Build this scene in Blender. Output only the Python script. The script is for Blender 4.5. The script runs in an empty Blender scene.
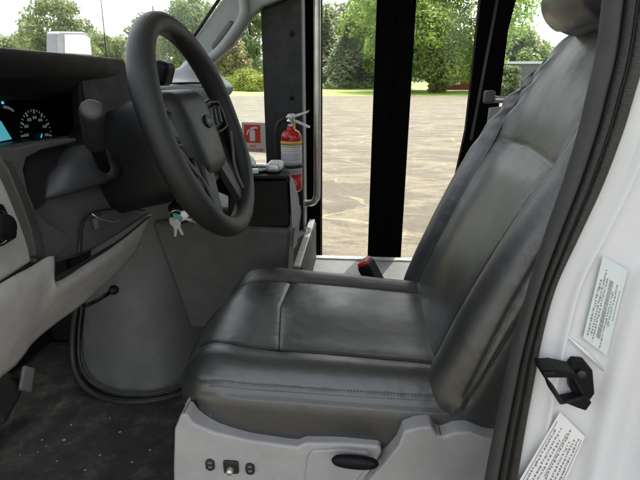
import bpy, bmesh, math, random
from mathutils import Vector, Matrix, kdtree, noise
PI = math.pi
R = math.radians
random.seed(7)
S = bpy.context.scene
COL = S.collection

# ------------------------------------------------------------------ camera
PSI, PITCH, FPX, CZ = R(4.5), R(19), 462.0, 1.5
cam = bpy.data.cameras.new('camera'); co = bpy.data.objects.new('camera', cam)
COL.objects.link(co); S.camera = co
cam.sensor_width = 36; cam.lens = FPX / 640 * 36; cam.clip_start = .02; cam.clip_end = 3000
co.location = (0, 0, CZ); co.rotation_euler = (R(90) - PITCH, 0, PSI)

def P(px, py, X=None, Y=None, Z=None):
    x = (px - 320) / FPX; v = (240 - py) / FPX
    a = math.cos(PITCH) + math.sin(PITCH) * v; z = -math.sin(PITCH) + math.cos(PITCH) * v
    r = (x * math.cos(PSI) - a * math.sin(PSI), x * math.sin(PSI) + a * math.cos(PSI), z)
    t = X / r[0] if X is not None else Y / r[1] if Y is not None else (Z - CZ) / r[2]
    return Vector((t * r[0], t * r[1], CZ + t * r[2]))

# ------------------------------------------------------------------ materials
def newmat(name):
    m = bpy.data.materials.new(name); m.use_nodes = True
    nt = m.node_tree; b = nt.nodes['Principled BSDF']
    return m, nt, b
def N(nt, typ, **kw):
    n = nt.nodes.new(typ)
    for k, v in kw.items():
        if k in n.inputs: n.inputs[k].default_value = v
        else: setattr(n, k, v)
    return n
def L(nt, a, b): nt.links.new(a, b)
def ramp(nt, fac, stops):
    r = nt.nodes.new('ShaderNodeValToRGB'); L(nt, fac, r.inputs['Fac'])
    e = r.color_ramp.elements
    while len(e) < len(stops): e.new(.5)
    for i, (p, c) in enumerate(stops):
        e[i].position = p; e[i].color = (c[0], c[1], c[2], 1) if not isinstance(c, (int, float)) else (c, c, c, 1)
    return r
def plain(name, col, rough=.5, metal=0, var=.15, vscale=12, bump=0, bscale=300, spec=.5, coat=0, stretch=None, dust=0):
    m, nt, b = newmat(name)
    b.inputs['Roughness'].default_value = rough; b.inputs['Metallic'].default_value = metal
    b.inputs['Specular IOR Level'].default_value = spec
    b.inputs['Coat Weight'].default_value = coat
    tc = N(nt, 'ShaderNodeTexCoord'); mp = N(nt, 'ShaderNodeMapping'); L(nt, tc.outputs['Object'], mp.inputs[0])
    if stretch: mp.inputs['Scale'].default_value = stretch
    n1 = N(nt, 'ShaderNodeTexNoise', Scale=vscale, Detail=6, Roughness=.65); L(nt, mp.outputs[0], n1.inputs['Vector'])
    lo = [c * (1 - var) for c in col]; hi = [min(1, c * (1 + var)) for c in col]
    r = ramp(nt, n1.outputs['Fac'], [(.35, lo), (.65, hi)])
    L(nt, r.outputs[0], b.inputs['Base Color'])
    n3 = N(nt, 'ShaderNodeTexNoise', Scale=vscale * 2.3, Detail=8, Roughness=.7); L(nt, mp.outputs[0], n3.inputs['Vector'])
    mr = N(nt, 'ShaderNodeMapRange'); L(nt, n3.outputs['Fac'], mr.inputs[0])
    mr.inputs[1].default_value = .3; mr.inputs[2].default_value = .7
    mr.inputs[3].default_value = max(.03, rough * .82); mr.inputs[4].default_value = min(1, rough * 1.2)
    L(nt, mr.outputs[0], b.inputs['Roughness'])
    if dust:
        n4 = N(nt, 'ShaderNodeTexNoise', Scale=60, Detail=9, Roughness=.8); L(nt, mp.outputs[0], n4.inputs['Vector'])
        r4 = ramp(nt, n4.outputs['Fac'], [(.55, 0.), (.75, dust)])
        mx = N(nt, 'ShaderNodeMixRGB'); L(nt, r4.outputs[0], mx.inputs[0]); L(nt, r.outputs[0], mx.inputs[1])
        mx.inputs[2].default_value = (.25, .23, .19, 1); L(nt, mx.outputs[0], b.inputs['Base Color'])
    if bump:
        n2 = N(nt, 'ShaderNodeTexVoronoi', Scale=bscale); L(nt, mp.outputs[0], n2.inputs['Vector'])
        bp = N(nt, 'ShaderNodeBump', Strength=bump, Distance=.001); L(nt, n2.outputs['Distance'], bp.inputs['Height'])
        L(nt, bp.outputs[0], b.inputs['Normal'])
    return m
def leather():
    m, nt, b = newmat('black_leatherette')
    tc = N(nt, 'ShaderNodeTexCoord'); O = tc.outputs['Object']
    n1 = N(nt, 'ShaderNodeTexNoise', Scale=5, Detail=3); L(nt, O, n1.inputs['Vector'])
    r = ramp(nt, n1.outputs['Fac'], [(.3, (.020, .0218, .0222)), (.7, (.026, .0278, .0278))]); L(nt, r.outputs[0], b.inputs['Base Color'])
    mr = N(nt, 'ShaderNodeMapRange'); n2 = N(nt, 'ShaderNodeTexNoise', Scale=35, Detail=8, Roughness=.7); L(nt, O, n2.inputs['Vector'])
    L(nt, n2.outputs['Fac'], mr.inputs[0]); mr.inputs[1].default_value = .3; mr.inputs[2].default_value = .7
    mr.inputs[3].default_value = .33; mr.inputs[4].default_value = .42; L(nt, mr.outputs[0], b.inputs['Roughness'])
    b.inputs['Specular IOR Level'].default_value = 1.0; b.inputs['Coat Weight'].default_value = .5; b.inputs['Coat Roughness'].default_value = .31
    # grain
    dn = N(nt, 'ShaderNodeTexNoise', Scale=55, Detail=3); L(nt, O, dn.inputs['Vector'])
    ad = N(nt, 'ShaderNodeVectorMath', operation='SCALE'); L(nt, dn.outputs['Color'], ad.inputs[0]); ad.inputs['Scale'].default_value = .02
    a2 = N(nt, 'ShaderNodeVectorMath', operation='ADD'); L(nt, O, a2.inputs[0]); L(nt, ad.outputs[0], a2.inputs[1])
    v = N(nt, 'ShaderNodeTexVoronoi', Scale=430, feature='DISTANCE_TO_EDGE'); L(nt, a2.outputs[0], v.inputs['Vector'])
    vr = ramp(nt, v.outputs['Distance'], [(0, 0.), (.18, 1.)])
    # creases: thin ridges where warped noise crosses a level, only in some areas
    wn = N(nt, 'ShaderNodeTexNoise', Scale=30, Detail=5, Roughness=.6, Distortion=.5); L(nt, O, wn.inputs['Vector'])
    cr = ramp(nt, wn.outputs['Fac'], [(.47, 1.), (.5, 0.), (.53, 1.)])
    mk = N(nt, 'ShaderNodeTexNoise', Scale=7.5, Detail=2); L(nt, O, mk.inputs['Vector'])
    mkr = ramp(nt, mk.outputs['Fac'], [(.50, 1.), (.64, .15)])
    mxx = N(nt, 'ShaderNodeMath', operation='MAXIMUM'); L(nt, cr.outputs[0], mxx.inputs[0]); L(nt, mkr.outputs[0], mxx.inputs[1])
    big = N(nt, 'ShaderNodeTexNoise', Scale=14, Detail=4, Roughness=.55, Distortion=.6); L(nt, O, big.inputs['Vector'])
    b1 = N(nt, 'ShaderNodeBump', Strength=.32, Distance=.0003); L(nt, vr.outputs[0], b1.inputs['Height'])
    b2 = N(nt, 'ShaderNodeBump', Strength=.22, Distance=.0005); L(nt, mxx.outputs[0], b2.inputs['Height']); L(nt, b1.outputs[0], b2.inputs['Normal'])
    b3 = N(nt, 'ShaderNodeBump', Strength=.12, Distance=.006); L(nt, big.outputs['Fac'], b3.inputs['Height']); L(nt, b2.outputs[0], b3.inputs['Normal'])
    L(nt, b3.outputs[0], b.inputs['Normal'])
    return m
def glass(name, tint=(.93, .97, .95), haze=0.0, refl=.8):
    m, nt, b = newmat(name); nt.nodes.remove(b); out = nt.nodes['Material Output']
    t = N(nt, 'ShaderNodeBsdfTransparent'); t.inputs[0].default_value = (*tint, 1)
    g = N(nt, 'ShaderNodeBsdfGlossy', Roughness=.02)
    lw = N(nt, 'ShaderNodeLayerWeight', Blend=.25); mx = N(nt, 'ShaderNodeMixShader')
    ml = N(nt, 'ShaderNodeMath', operation='MULTIPLY'); L(nt, lw.outputs['Fresnel'], ml.inputs[0]); ml.inputs[1].default_value = refl
    L(nt, ml.outputs[0], mx.inputs[0]); L(nt, t.outputs[0], mx.inputs[1]); L(nt, g.outputs[0], mx.inputs[2])
    last = mx
    if haze:
        d = N(nt, 'ShaderNodeBsdfDiffuse'); d.inputs[0].default_value = (.7, .72, .7, 1)
        tc = N(nt, 'ShaderNodeTexCoord'); n = N(nt, 'ShaderNodeTexNoise', Scale=5, Detail=8, Roughness=.7); L(nt, tc.outputs['Object'], n.inputs['Vector'])
        rr = ramp(nt, n.outputs['Fac'], [(.3, haze * .6), (.7, haze * 1.5)])
        m2 = N(nt, 'ShaderNodeMixShader'); L(nt, rr.outputs[0], m2.inputs[0]); L(nt, mx.outputs[0], m2.inputs[1]); L(nt, d.outputs[0], m2.inputs[2]); last = m2
    L(nt, last.outputs[0], out.inputs[0])
    return m
def leafmat(name, cols, trans=.45):
    m, nt, b = newmat(name); out = nt.nodes['Material Output']
    tc = N(nt, 'ShaderNodeTexCoord'); n = N(nt, 'ShaderNodeTexNoise', Scale=.7, Detail=8, Roughness=.75); L(nt, tc.outputs['Object'], n.inputs['Vector'])
    r = ramp(nt, n.outputs['Fac'], [(.36, cols[0]), (.5, cols[1]), (.64, cols[2])])
    L(nt, r.outputs[0], b.inputs['Base Color']); b.inputs['Roughness'].default_value = .55
    t = N(nt, 'ShaderNodeBsdfTranslucent'); L(nt, r.outputs[0], t.inputs[0])
    mx = N(nt, 'ShaderNodeMixShader'); mx.inputs[0].default_value = trans
    L(nt, b.outputs[0], mx.inputs[1]); L(nt, t.outputs[0], mx.inputs[2]); L(nt, mx.outputs[0], out.inputs[0])
    return m
def emit(name, col, s):
    m, nt, b = newmat(name); b.inputs['Base Color'].default_value = (.01, .01, .01, 1)
    b.inputs['Emission Color'].default_value = (*col, 1); b.inputs['Emission Strength'].default_value = s
    return m

M = dict(
    leather=leather(),
    thread=plain('thread', (.11, .11, .11), .6),
    black=plain('black_plastic', (.014, .015, .016), .45, bump=.35, bscale=700, dust=.05),
    vblack=plain('satin_black', (.004, .004, .005), .5, spec=.2),
    doorblack=plain('door_black', (.0025, .0025, .003), .75, spec=.05),
    shroudblack=plain('column_shroud', (.006, .0066, .0075), .42, bump=.3, bscale=900, spec=.35),
    keymetal=plain('key_metal', (.42, .43, .44), .35, metal=.9),
    padblack=plain('wheel_pad', (.011, .012, .0135), .36, bump=.3, bscale=900),
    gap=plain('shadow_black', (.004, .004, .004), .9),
    rim=plain('steering_rim_leather', (.017, .018, .018), .38, bump=.5, bscale=900, spec=.45),
    column=plain('blue_grey_plastic', (.042, .046, .05), .42, bump=.3, bscale=900),
    dgrey=plain('dark_grey_plastic', (.068, .068, .064), .55, bump=.5, bscale=800, dust=.04),
    mgrey=plain('mid_grey_plastic', (.105, .104, .099), .55, bump=.5, bscale=800),
    lgrey=plain('stone_grey_plastic', (.34, .33, .31), .5, bump=.5, bscale=800, dust=.04),
    trimgrey=plain('ribbed_trim', (.030, .030, .029), .6, bump=.12, bscale=800),
    dashtop_lit=plain('dash_top_lit', (.30, .32, .34), .45, var=.06),  # pale tone holds the sky light reflected off the far dash
    seatgrey=plain('pale_grey_plastic', (.32, .318, .314), .42, bump=.4, bscale=900, var=.09, dust=.10),
    pillar=plain('pillar_trim', (.30, .315, .315), .5, bump=.3, bscale=500, var=.05),
    white=plain('white_paint', (.61, .615, .63), .25, var=.03, coat=.6, vscale=6),
    rubber=plain('rubber', (.012, .012, .012), .55, bump=.3, bscale=400),
    rubber2=plain('worn_rubber', (.019, .017, .0155), .5, var=.3, vscale=40, bump=.3, bscale=500),
    steel=plain('brushed_steel', (.62, .59, .54), .38, metal=.85),
    alu=plain('aluminium', (.62, .63, .64), .4, metal=.6, vscale=20),
    chrome=plain('chrome', (.75, .75, .75), .12, metal=1),
    red=plain('red_enamel', (.50, .008, .010), .25, var=.08, coat=.5),
    redp=plain('red_plastic', (.45, .012, .02), .35),
    label=plain('label_paper', (.57, .625, .62), .45, var=.04),
    label2=plain('white_paper', (.68, .68, .66), .5, var=.04),
    ink=plain('ink', (.20, .215, .225), .6),
    yellow=plain('yellow_print', (.65, .45, .03), .45),
    signred=plain('sign_red', (.62, .03, .015), .4, var=.03),
    panelgrey=plain('grey_wall_panel', (.26, .27, .28), .6, bump=.3, bscale=300),
    dpanel=plain('charcoal_panel', (.014, .015, .015), .6, bump=.3, bscale=400),
    floorgrey=plain('grey_vinyl_floor', (.20, .205, .21), .55, var=.12, vscale=30),
    glass=glass('clear_glass'), windscreen=glass('windscreen_glass', (.97, .99, .98), .20, .22), doorglass=glass('door_glass', (.92, .93, .90), .01, .5),
    mirrorwhite=plain('mirror_white', (.8, .82, .84), .3, var=.02),
    screen=emit('cluster_screen', (.07, .36, .44), .22), gblue=emit('gauge_needle', (.05, .5, .75), .3), gwhite=emit('gauge_marks', (.6, .7, .75), .03),
    brown=plain('brick', (.22, .05, .04), .8), roofgrey=plain('shed_roof', (.6, .62, .66), .5),
    wood=plain('fence_wood', (.30, .22, .14), .8),
    bark=plain('bark', (.12, .09, .06), .9, var=.4, vscale=4),
)
def carpet():
    m, nt, b = newmat('dirty_carpet'); tc = N(nt, 'ShaderNodeTexCoord'); O = tc.outputs['Object']
    n1 = N(nt, 'ShaderNodeTexNoise', Scale=14, Detail=9, Roughness=.75); L(nt, O, n1.inputs['Vector'])
    r = ramp(nt, n1.outputs['Fac'], [(.33, (.010, .0095, .009)), (.52, (.028, .026, .023)), (.70, (.085, .074, .06))])
    n2 = N(nt, 'ShaderNodeTexVoronoi', Scale=120, Randomness=1.0); L(nt, O, n2.inputs['Vector'])
    r2 = ramp(nt, n2.outputs['Distance'], [(.18, 1.), (.26, 0.)])
    n3 = N(nt, 'ShaderNodeTexNoise', Scale=9, Detail=3); L(nt, O, n3.inputs['Vector'])
    r3 = ramp(nt, n3.outputs['Fac'], [(.98, 0.), (1., .5)])
    ml = N(nt, 'ShaderNodeMath', operation='MULTIPLY'); L(nt, r2.outputs[0], ml.inputs[0]); L(nt, r3.outputs[0], ml.inputs[1])
    mx = N(nt, 'ShaderNodeMixRGB'); L(nt, ml.outputs[0], mx.inputs[0]); L(nt, r.outputs[0], mx.inputs[1]); mx.inputs[2].default_value = (.3, .29, .25, 1)
    L(nt, mx.outputs[0], b.inputs['Base Color']); b.inputs['Roughness'].default_value = .95
    n4 = N(nt, 'ShaderNodeTexNoise', Scale=400, Detail=3); L(nt, O, n4.inputs['Vector'])
    bp = N(nt, 'ShaderNodeBump', Strength=1, Distance=.004); L(nt, n4.outputs['Fac'], bp.inputs['Height']); L(nt, bp.outputs[0], b.inputs['Normal'])
    return m
def asphalt():
    m, nt, b = newmat('weathered_asphalt'); tc = N(nt, 'ShaderNodeTexCoord'); O = tc.outputs['Object']
    n1 = N(nt, 'ShaderNodeTexNoise', Scale=.8, Detail=12, Roughness=.8); L(nt, O, n1.inputs['Vector'])
    r = ramp(nt, n1.outputs['Fac'], [(.3, (.056, .046, .035)), (.55, (.098, .080, .058)), (.75, (.15, .123, .087))])
    mp = N(nt, 'ShaderNodeMapping'); L(nt, O, mp.inputs[0]); mp.inputs['Scale'].default_value = (.22, .55, 1)
    n2 = N(nt, 'ShaderNodeTexNoise', Scale=1.6, Detail=6, Roughness=.6, Distortion=1.2); L(nt, mp.outputs[0], n2.inputs['Vector'])
    r2 = ramp(nt, n2.outputs['Fac'], [(.44, 0.), (.5, .35), (.56, 0.)])
    mx = N(nt, 'ShaderNodeMixRGB'); L(nt, r2.outputs[0], mx.inputs[0]); L(nt, r.outputs[0], mx.inputs[1]); mx.inputs[2].default_value = (.27, .23, .16, 1)
    vo = N(nt, 'ShaderNodeTexVoronoi', Scale=2.1, feature='DISTANCE_TO_EDGE'); mp2 = N(nt, 'ShaderNodeMapping'); L(nt, O, mp2.inputs[0]); mp2.inputs['Scale'].default_value = (.3, .6, 1)
    dd = N(nt, 'ShaderNodeTexNoise', Scale=2, Detail=6); L(nt, mp2.outputs[0], dd.inputs['Vector'])
    ma = N(nt, 'ShaderNodeMixRGB'); ma.inputs[0].default_value = .3; L(nt, mp2.outputs[0], ma.inputs[1]); L(nt, dd.outputs['Color'], ma.inputs[2]); L(nt, ma.outputs[0], vo.inputs['Vector'])
    r3a = ramp(nt, vo.outputs['Distance'], [(0, .8), (.02, .0)])
    bk_ = N(nt, 'ShaderNodeTexNoise', Scale=1.3, Detail=6, Roughness=.7); L(nt, O, bk_.inputs['Vector'])
    bkr = ramp(nt, bk_.outputs['Fac'], [(.42, 0.), (.6, 1.)])
    r3 = N(nt, 'ShaderNodeMixRGB', blend_type='MULTIPLY'); r3.inputs[0].default_value = 1; L(nt, r3a.outputs[0], r3.inputs[1]); L(nt, bkr.outputs[0], r3.inputs[2])
    mx2 = N(nt, 'ShaderNodeMixRGB'); L(nt, r3.outputs[0], mx2.inputs[0]); L(nt, mx.outputs[0], mx2.inputs[1]); mx2.inputs[2].default_value = (.30, .255, .15, 1)
    n5 = N(nt, 'ShaderNodeTexNoise', Scale=22, Detail=8, Roughness=.9); L(nt, O, n5.inputs['Vector'])
    r5 = ramp(nt, n5.outputs['Fac'], [(.32, .45), (.68, 1.4)]); 
    mx3 = N(nt, 'ShaderNodeMixRGB', blend_type='MULTIPLY'); mx3.inputs[0].default_value = 1; L(nt, mx2.outputs[0], mx3.inputs[1]); L(nt, r5.outputs[0], mx3.inputs[2])
    L(nt, mx3.outputs[0], b.inputs['Base Color']); b.inputs['Roughness'].default_value = .85
    bp = N(nt, 'ShaderNodeBump', Strength=.5, Distance=.02); L(nt, n5.outputs['Fac'], bp.inputs['Height']); L(nt, bp.outputs[0], b.inputs['Normal'])
    return m
M['carpet'] = carpet(); M['asphalt'] = asphalt()
M['lawn'] = plain('lawn', (.22, .30, .06), .8, var=.3, vscale=.6)
M['leaf_oak'] = leafmat('leaf_broad', [(.08, .14, .03), (.22, .33, .06), (.50, .56, .14)])
M['leaf_mid'] = leafmat('leaf_mid', [(.12, .16, .07), (.22, .27, .11), (.33, .37, .15)])
M['leaf_spruce'] = leafmat('leaf_spruce', [(.17, .21, .13), (.30, .35, .22), (.44, .48, .32)], .5)  # needle colours lightened to stand for distance haze
M['leaf_autumn'] = leafmat('leaf_autumn', [(.24, .21, .11), (.36, .30, .17), (.38, .36, .17)])
M['leaf_yellow'] = leafmat('leaf_yellow', [(.13, .17, .02), (.24, .26, .04), (.30, .32, .05)])

# ------------------------------------------------------------------ mesh helpers
def obj(name, verts, faces, mat, parent=None, smooth=False, bevel=0, seg=2, sub=0, solid=0, off=-1, fix=False):
    me = bpy.data.meshes.new(name); me.from_pydata([tuple(v) for v in verts], [], faces); me.validate()
    if fix:
        bm = bmesh.new(); bm.from_mesh(me); bmesh.ops.remove_doubles(bm, verts=bm.verts, dist=1e-6)
        bmesh.ops.recalc_face_normals(bm, faces=bm.faces); bm.to_mesh(me); bm.free()
    me.materials.append(M[mat] if isinstance(mat, str) else mat)
    o = bpy.data.objects.new(name, me); COL.objects.link(o)
    if parent: o.parent = parent; o.matrix_parent_inverse = world(parent).inverted()
    if smooth or bevel or sub:
        for p in me.polygons: p.use_smooth = True
    if solid:
        md = o.modifiers.new('solid', 'SOLIDIFY'); md.thickness = solid; md.offset = off
    if bevel:
        md = o.modifiers.new('bevel', 'BEVEL'); md.width = bevel; md.segments = seg; md.limit_method = 'ANGLE'; md.angle_limit = R(35); md.harden_normals = True
    if sub:
        md = o.modifiers.new('sub', 'SUBSURF'); md.levels = md.render_levels = sub
    return o
def world(o):
    m = o.matrix_basis.copy(); 
    if o.parent: m = world(o.parent) @ o.matrix_parent_inverse @ m
    return m
def thing(name, label, cat, loc=(0, 0, 0), group=None):
    o = bpy.data.objects.new(name, None); COL.objects.link(o); o.location = loc; o.empty_display_size = .1
    o['label'] = label; o['category'] = cat
    if group: o['group'] = group
    return o
def tag(o, label=None, cat=None, group=None, kind=None):
    if label: o['label'] = label
    if cat: o['category'] = cat
    if group: o['group'] = group
    if kind: o['kind'] = kind
    return o
class MB:
    def __init__(s): s.v = []; s.f = []
    def add(s, v, f):
        n = len(s.v); s.v += [Vector(q) for q in v]; s.f += [tuple(i + n for i in q) for q in f]; return s
    def box(s, c, h, m=None):
        v = [Vector((x * h[0], y * h[1], z * h[2])) for x in (-1, 1) for y in (-1, 1) for z in (-1, 1)]
        if m: v = [m @ q for q in v]
        v = [q + Vector(c) for q in v]
        return s.add(v, [(0, 1, 3, 2), (4, 6, 7, 5), (0, 4, 5, 1), (2, 3, 7, 6), (0, 2, 6, 4), (1, 5, 7, 3)])
    def prism(s, poly, d):
        d = Vector(d); n = len(poly); v = [Vector(p) for p in poly]; v += [p + d for p in v]
        # orientation: front face normal opposite to d
        nn = Vector((0, 0, 0))
        for i in range(n):
            a, b = v[i], v[(i + 1) % n]; nn += a.cross(b)
        if nn.dot(d) > 0:
            f = [tuple(reversed(range(n))), tuple(range(n, 2 * n))] + [(i, (i + 1) % n, (i + 1) % n + n, i + n) for i in range(n)]
        else:
            f = [tuple(range(n)), tuple(reversed(range(n, 2 * n)))] + [(i, i + n, (i + 1) % n + n, (i + 1) % n) for i in range(n)]
        return s.add(v, f)
    def tube(s, pts, r, n=12, cap=True, closed=False, flat=None):
        pts = [Vector(p) for p in pts]; k = len(pts); rr = r if isinstance(r, (list, tuple)) else [r] * k
        prev = None; base = len(s.v); vs = []
        for i, p in enumerate(pts):
            if closed: t = (pts[(i + 1) % k] - pts[i - 1]).normalized()
            else: t = (pts[min(i + 1, k - 1)] - pts[max(i - 1, 0)]).normalized()
            if prev is None:
                u = t.orthogonal().normalized()
                if flat: u = (Vector(flat) - t * t.dot(Vector(flat))).normalized()
            else:
                u = (prev - t * t.dot(prev)).normalized()
            prev = u; w = t.cross(u)
            for j in range(n):
                a = 2 * PI * j / n; vs.append(p + (u * math.cos(a) + w * math.sin(a)) * rr[i])
        fs = []
        for i in range(k if closed else k - 1):
            for j in range(n):
                a = i * n + j; b = i * n + (j + 1) % n; c = ((i + 1) % k) * n + (j + 1) % n; d = ((i + 1) % k) * n + j
                fs.append((a, b, c, d))
        if cap and not closed:
            fs.append(tuple(reversed(range(n)))); fs.append(tuple(range((k - 1) * n, k * n)))
        return s.add(vs, fs)
    def lathe(s, prof, n=32, m=None):
        vs = []; k = len(prof)
        for r, z in prof:
            for j in range(n):
                a = 2 * PI * j / n; vs.append(Vector((r * math.cos(a), r * math.sin(a), z)))
        if m: vs = [m @ q for q in vs]
        fs = []
        for i in range(k - 1):
            for j in range(n): fs.append((i * n + j, i * n + (j + 1) % n, (i + 1) * n + (j + 1) % n, (i + 1) * n + j))
        fs.append(tuple(reversed(range(n)))); fs.append(tuple(range((k - 1) * n, k * n)))
        return s.add(vs, fs)
    def build(s, name, mat, parent=None, **kw): return obj(name, s.v, s.f, mat, parent, **kw)
def cr(pts, n):                     # Catmull-Rom through points, n samples per span
    pts = [Vector(p) for p in pts]; out = []
    q = [2 * pts[0] - pts[1]] + pts + [2 * pts[-1] - pts[-2]]
    for i in range(1, len(q) - 2):
        for j in range(n):
            t = j / n; a, b, c, d = q[i - 1], q[i], q[i + 1], q[i + 2]
            out.append(.5 * ((2 * b) + (c - a) * t + (2 * a - 5 * b + 4 * c - d) * t * t + (3 * b - a - 3 * c + d) * t ** 3))
    out.append(pts[-1]); return out
def patch(name, rows, mat, parent=None, nu=6, nv=6, solid=.004, off=-1, disp=None):
    cols = [cr(r, nu) for r in rows]; m = len(cols[0])
    grid = [cr([c[i] for c in cols], nv) for i in range(m)]
    k = len(grid[0]); v = [p for g in grid for p in g]
    if disp: v = [disp(p) for p in v]
    f = [(i * k + j, (i + 1) * k + j, (i + 1) * k + j + 1, i * k + j + 1) for i in range(m - 1) for j in range(k - 1)]
    return obj(name, v, f, mat, parent, smooth=True, solid=solid, off=off)

def rbox(a, b, c, r, step):
    """rounded box as a fine grid; returns verts, normals, faces (merged)"""
    idx = {}; V = []; Nn = []; F = []
    def vert(p):
        k = (round(p[0] * 1e5), round(p[1] * 1e5), round(p[2] * 1e5))
        if k in idx: return idx[k]
        q = Vector((max(-(a - r), min(a - r, p[0])), max(-(b - r), min(b - r, p[1])), max(-(c - r), min(c - r, p[2]))))
        n = (Vector(p) - q).normalized(); idx[k] = len(V); V.append(q + n * r); Nn.append(n); return idx[k]
    H = (a, b, c)
    cnt = [max(4, int(round(2 * h / step))) for h in H]
    for ax in range(3):
        u, w = (ax + 1) % 3, (ax + 2) % 3
        for sg in (-1, 1):
            g = []
            for i in range(cnt[u] + 1):
                row = []
                for j in range(cnt[w] + 1):
                    p = [0, 0, 0]; p[ax] = sg * H[ax]; p[u] = -H[u] + 2 * H[u] * i / cnt[u]; p[w] = -H[w] + 2 * H[w] * j / cnt[w]
                    row.append(vert(p))
                g.append(row)
            for i in range(cnt[u]):
                for j in range(cnt[w]):
                    q = (g[i][j], g[i + 1][j], g[i + 1][j + 1], g[i][j + 1])
                    F.append(q if sg > 0 else q[::-1])
    return V, Nn, F
def onbox(p, a, b, c, r):
    q = Vector((max(-(a - r), min(a - r, p[0])), max(-(b - r), min(b - r, p[1])), max(-(c - r), min(c - r, p[2]))))
    n = (Vector(p) - q).normalized(); return q + n * r, n
def padded(name, dims, r, step, seams, puff, warp, mat, parent, fold=None):
    """upholstered block: seams = list of (polyline on box, depth, width); warp maps local to world"""
    a, b, c = dims; V, Nn, F = rbox(a, b, c, r, step)
    kds = []
    for line, dep, wd in seams:
        pts = []
        for i in range(len(line) - 1):
            A, B = Vector(line[i]), Vector(line[i + 1]); k = max(2, int((B - A).length / .0015))
            pts += [A.lerp(B, j / k) for j in range(k)]
        kd = kdtree.KDTree(len(pts))
        for i, q in enumerate(pts): kd.insert(onbox(q, a, b, c, r)[0], i)
        kd.balance(); kds.append((kd, dep, wd))
    out = []
    for v, n in zip(V, Nn):
        d = puff(v, n); near = 9
        for kd, dep, wd in kds:
            _, _, ds = kd.find(v)
            d -= dep * math.exp(-(ds / wd) ** 2)
            d -= dep * .9 * math.exp(-(ds / (wd * 5)) ** 2)
            near = min(near, ds)
        # small puckers close to seams
        if near < .05: d += .0007 * noise.noise(v * 80) * math.exp(-near / .02)
        d += .0016 * noise.noise(v * 13) + .0003 * noise.noise(v * 38)
        if fold: d += fold(v, n)
        out.append(warp(v + n * d))
    o = obj(name, out, F, mat, parent, smooth=True); return o
def stitches(name, line, dims, r, puff, warp, parent, mat='thread', step=.0052, ln=.0034, rad=.0006, lift=.0):
    a, b, c = dims; mb = MB(); pts = []
    for i in range(len(line) - 1):
        A, B = Vector(line[i]), Vector(line[i + 1]); k = max(1, int((B - A).length / step))
        pts += [(A.lerp(B, j / k), (B - A).normalized()) for j in range(k)]
    for p, t in pts:
        q, n = onbox(p, a, b, c, r); q2, n2 = onbox(p + t * ln, a, b, c, r)
        e1 = warp(q + n * (puff(q, n) + lift)); e2 = warp(q2 + n2 * (puff(q2, n2) + lift))
        mb.tube([e1, (e1 + e2) / 2 + (e1 - warp(q)).normalized() * .0003, e2], rad, 5)
    return mb.build(name, mat, parent, smooth=True)

def seam_shade(line, dims, r, puff, warp, parent, dep, rad=.0011):  # thin black tube drawn as the shadow line of a seam groove
    a, b, c = dims; pts = []
    for i in range(len(line) - 1):
        A, B = Vector(line[i]), Vector(line[i + 1]); k = max(2, int((B - A).length / .006))
        for j in range(k + (i == len(line) - 2)):
            v, n = onbox(A.lerp(B, j / k), a, b, c, r)
            d = puff(v, n) - dep * 1.9 + .0016 * noise.noise(v * 13) + .0003 * noise.noise(v * 38)
            pts.append(warp(v + n * (d + .0006)))
    return MB().tube(pts, rad, 6).build('seam_shadow', 'gap', parent, smooth=True)

def smoothstep(x, a, b):
    t = max(0, min(1, (x - a) / (b - a))); return t * t * (3 - 2 * t)

# ------------------------------------------------------------------ driver seat
seat = thing('driver_seat', 'black leatherette driver seat with stitched panels on a pale grey plastic base', 'seat', (0, .82, .64))
# cushion
CD = (.27, .235, .075); CR = .055
Mc = Matrix.Translation((-.015, .835, .985)) @ Matrix.Rotation(R(-1), 4, 'Z') @ Matrix.Rotation(R(.6), 4, 'Y')
def cwarp(p):
    p = p.copy()
    # front edge bows forward in plan, corners pulled in
    f = max(0, -p.x / .27)
    p.x -= .028 * f ** 2 * (1 - (p.y / .235) ** 2) - .006 * f
    if p.y > 0: p.y *= 1 - .20 * smoothstep(p.x, -.25, .22)
    if p.x < -.12: p.y *= 1 - .09 * ((-p.x - .12) / .15) ** 2
    # front drops a little over the edge
    if p.z > 0: p.z -= .016 * smoothstep(-p.x, .17, .30)
    return Mc @ p
def cpuff(v, n):
    d = 0
    if n.z > .3:
        # side bolsters stand above the middle panel
        d += .012 * math.exp(-((v.y - .20) / .055) ** 2) + .008 * math.exp(-((v.y + .19) / .05) ** 2)
        d += .015 * math.exp(-((v.x + .02) / .16) ** 2 - (v.y / .11) ** 2) - .004
        d += .008 * math.exp(-((v.x + .22) / .05) ** 2)
    elif abs(n.z) < .4: d += .008 * math.cos(v.z / .075 * 1.3)
    return d
zt = .075
s_near = [(-.27, -.138, .03), (-.255, -.142, zt), (-.15, -.150, zt), (0, -.155, zt), (.26, -.168, zt)]
s_far = [(-.27, .125, .02), (-.25, .13, zt), (-.15, .140, zt), (0, .140, zt), (.26, .135, zt)]
s_tr = [(-.108, -.152, zt), (-.128, 0, zt), (-.130, .14, zt)]
ang = R(52)
ye = -(CD[1] - CR) - CR * math.sin(ang); ze = CD[2] - CR + CR * math.cos(ang); xe = -(CD[0] - CR) - CR * math.sin(ang)
s_edge = [(.26, ye, ze + .004), (0, ye, ze)] + [(-.215, ye, ze)]
s_edge += [(-.215 - .045 * math.sin(t), -.18 - .045 * math.cos(t), ze) for t in (R(20), R(45), R(70))]
s_edge += [(xe, -.1, ze), (xe, .1, ze), (xe, .19, ze)]
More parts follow.
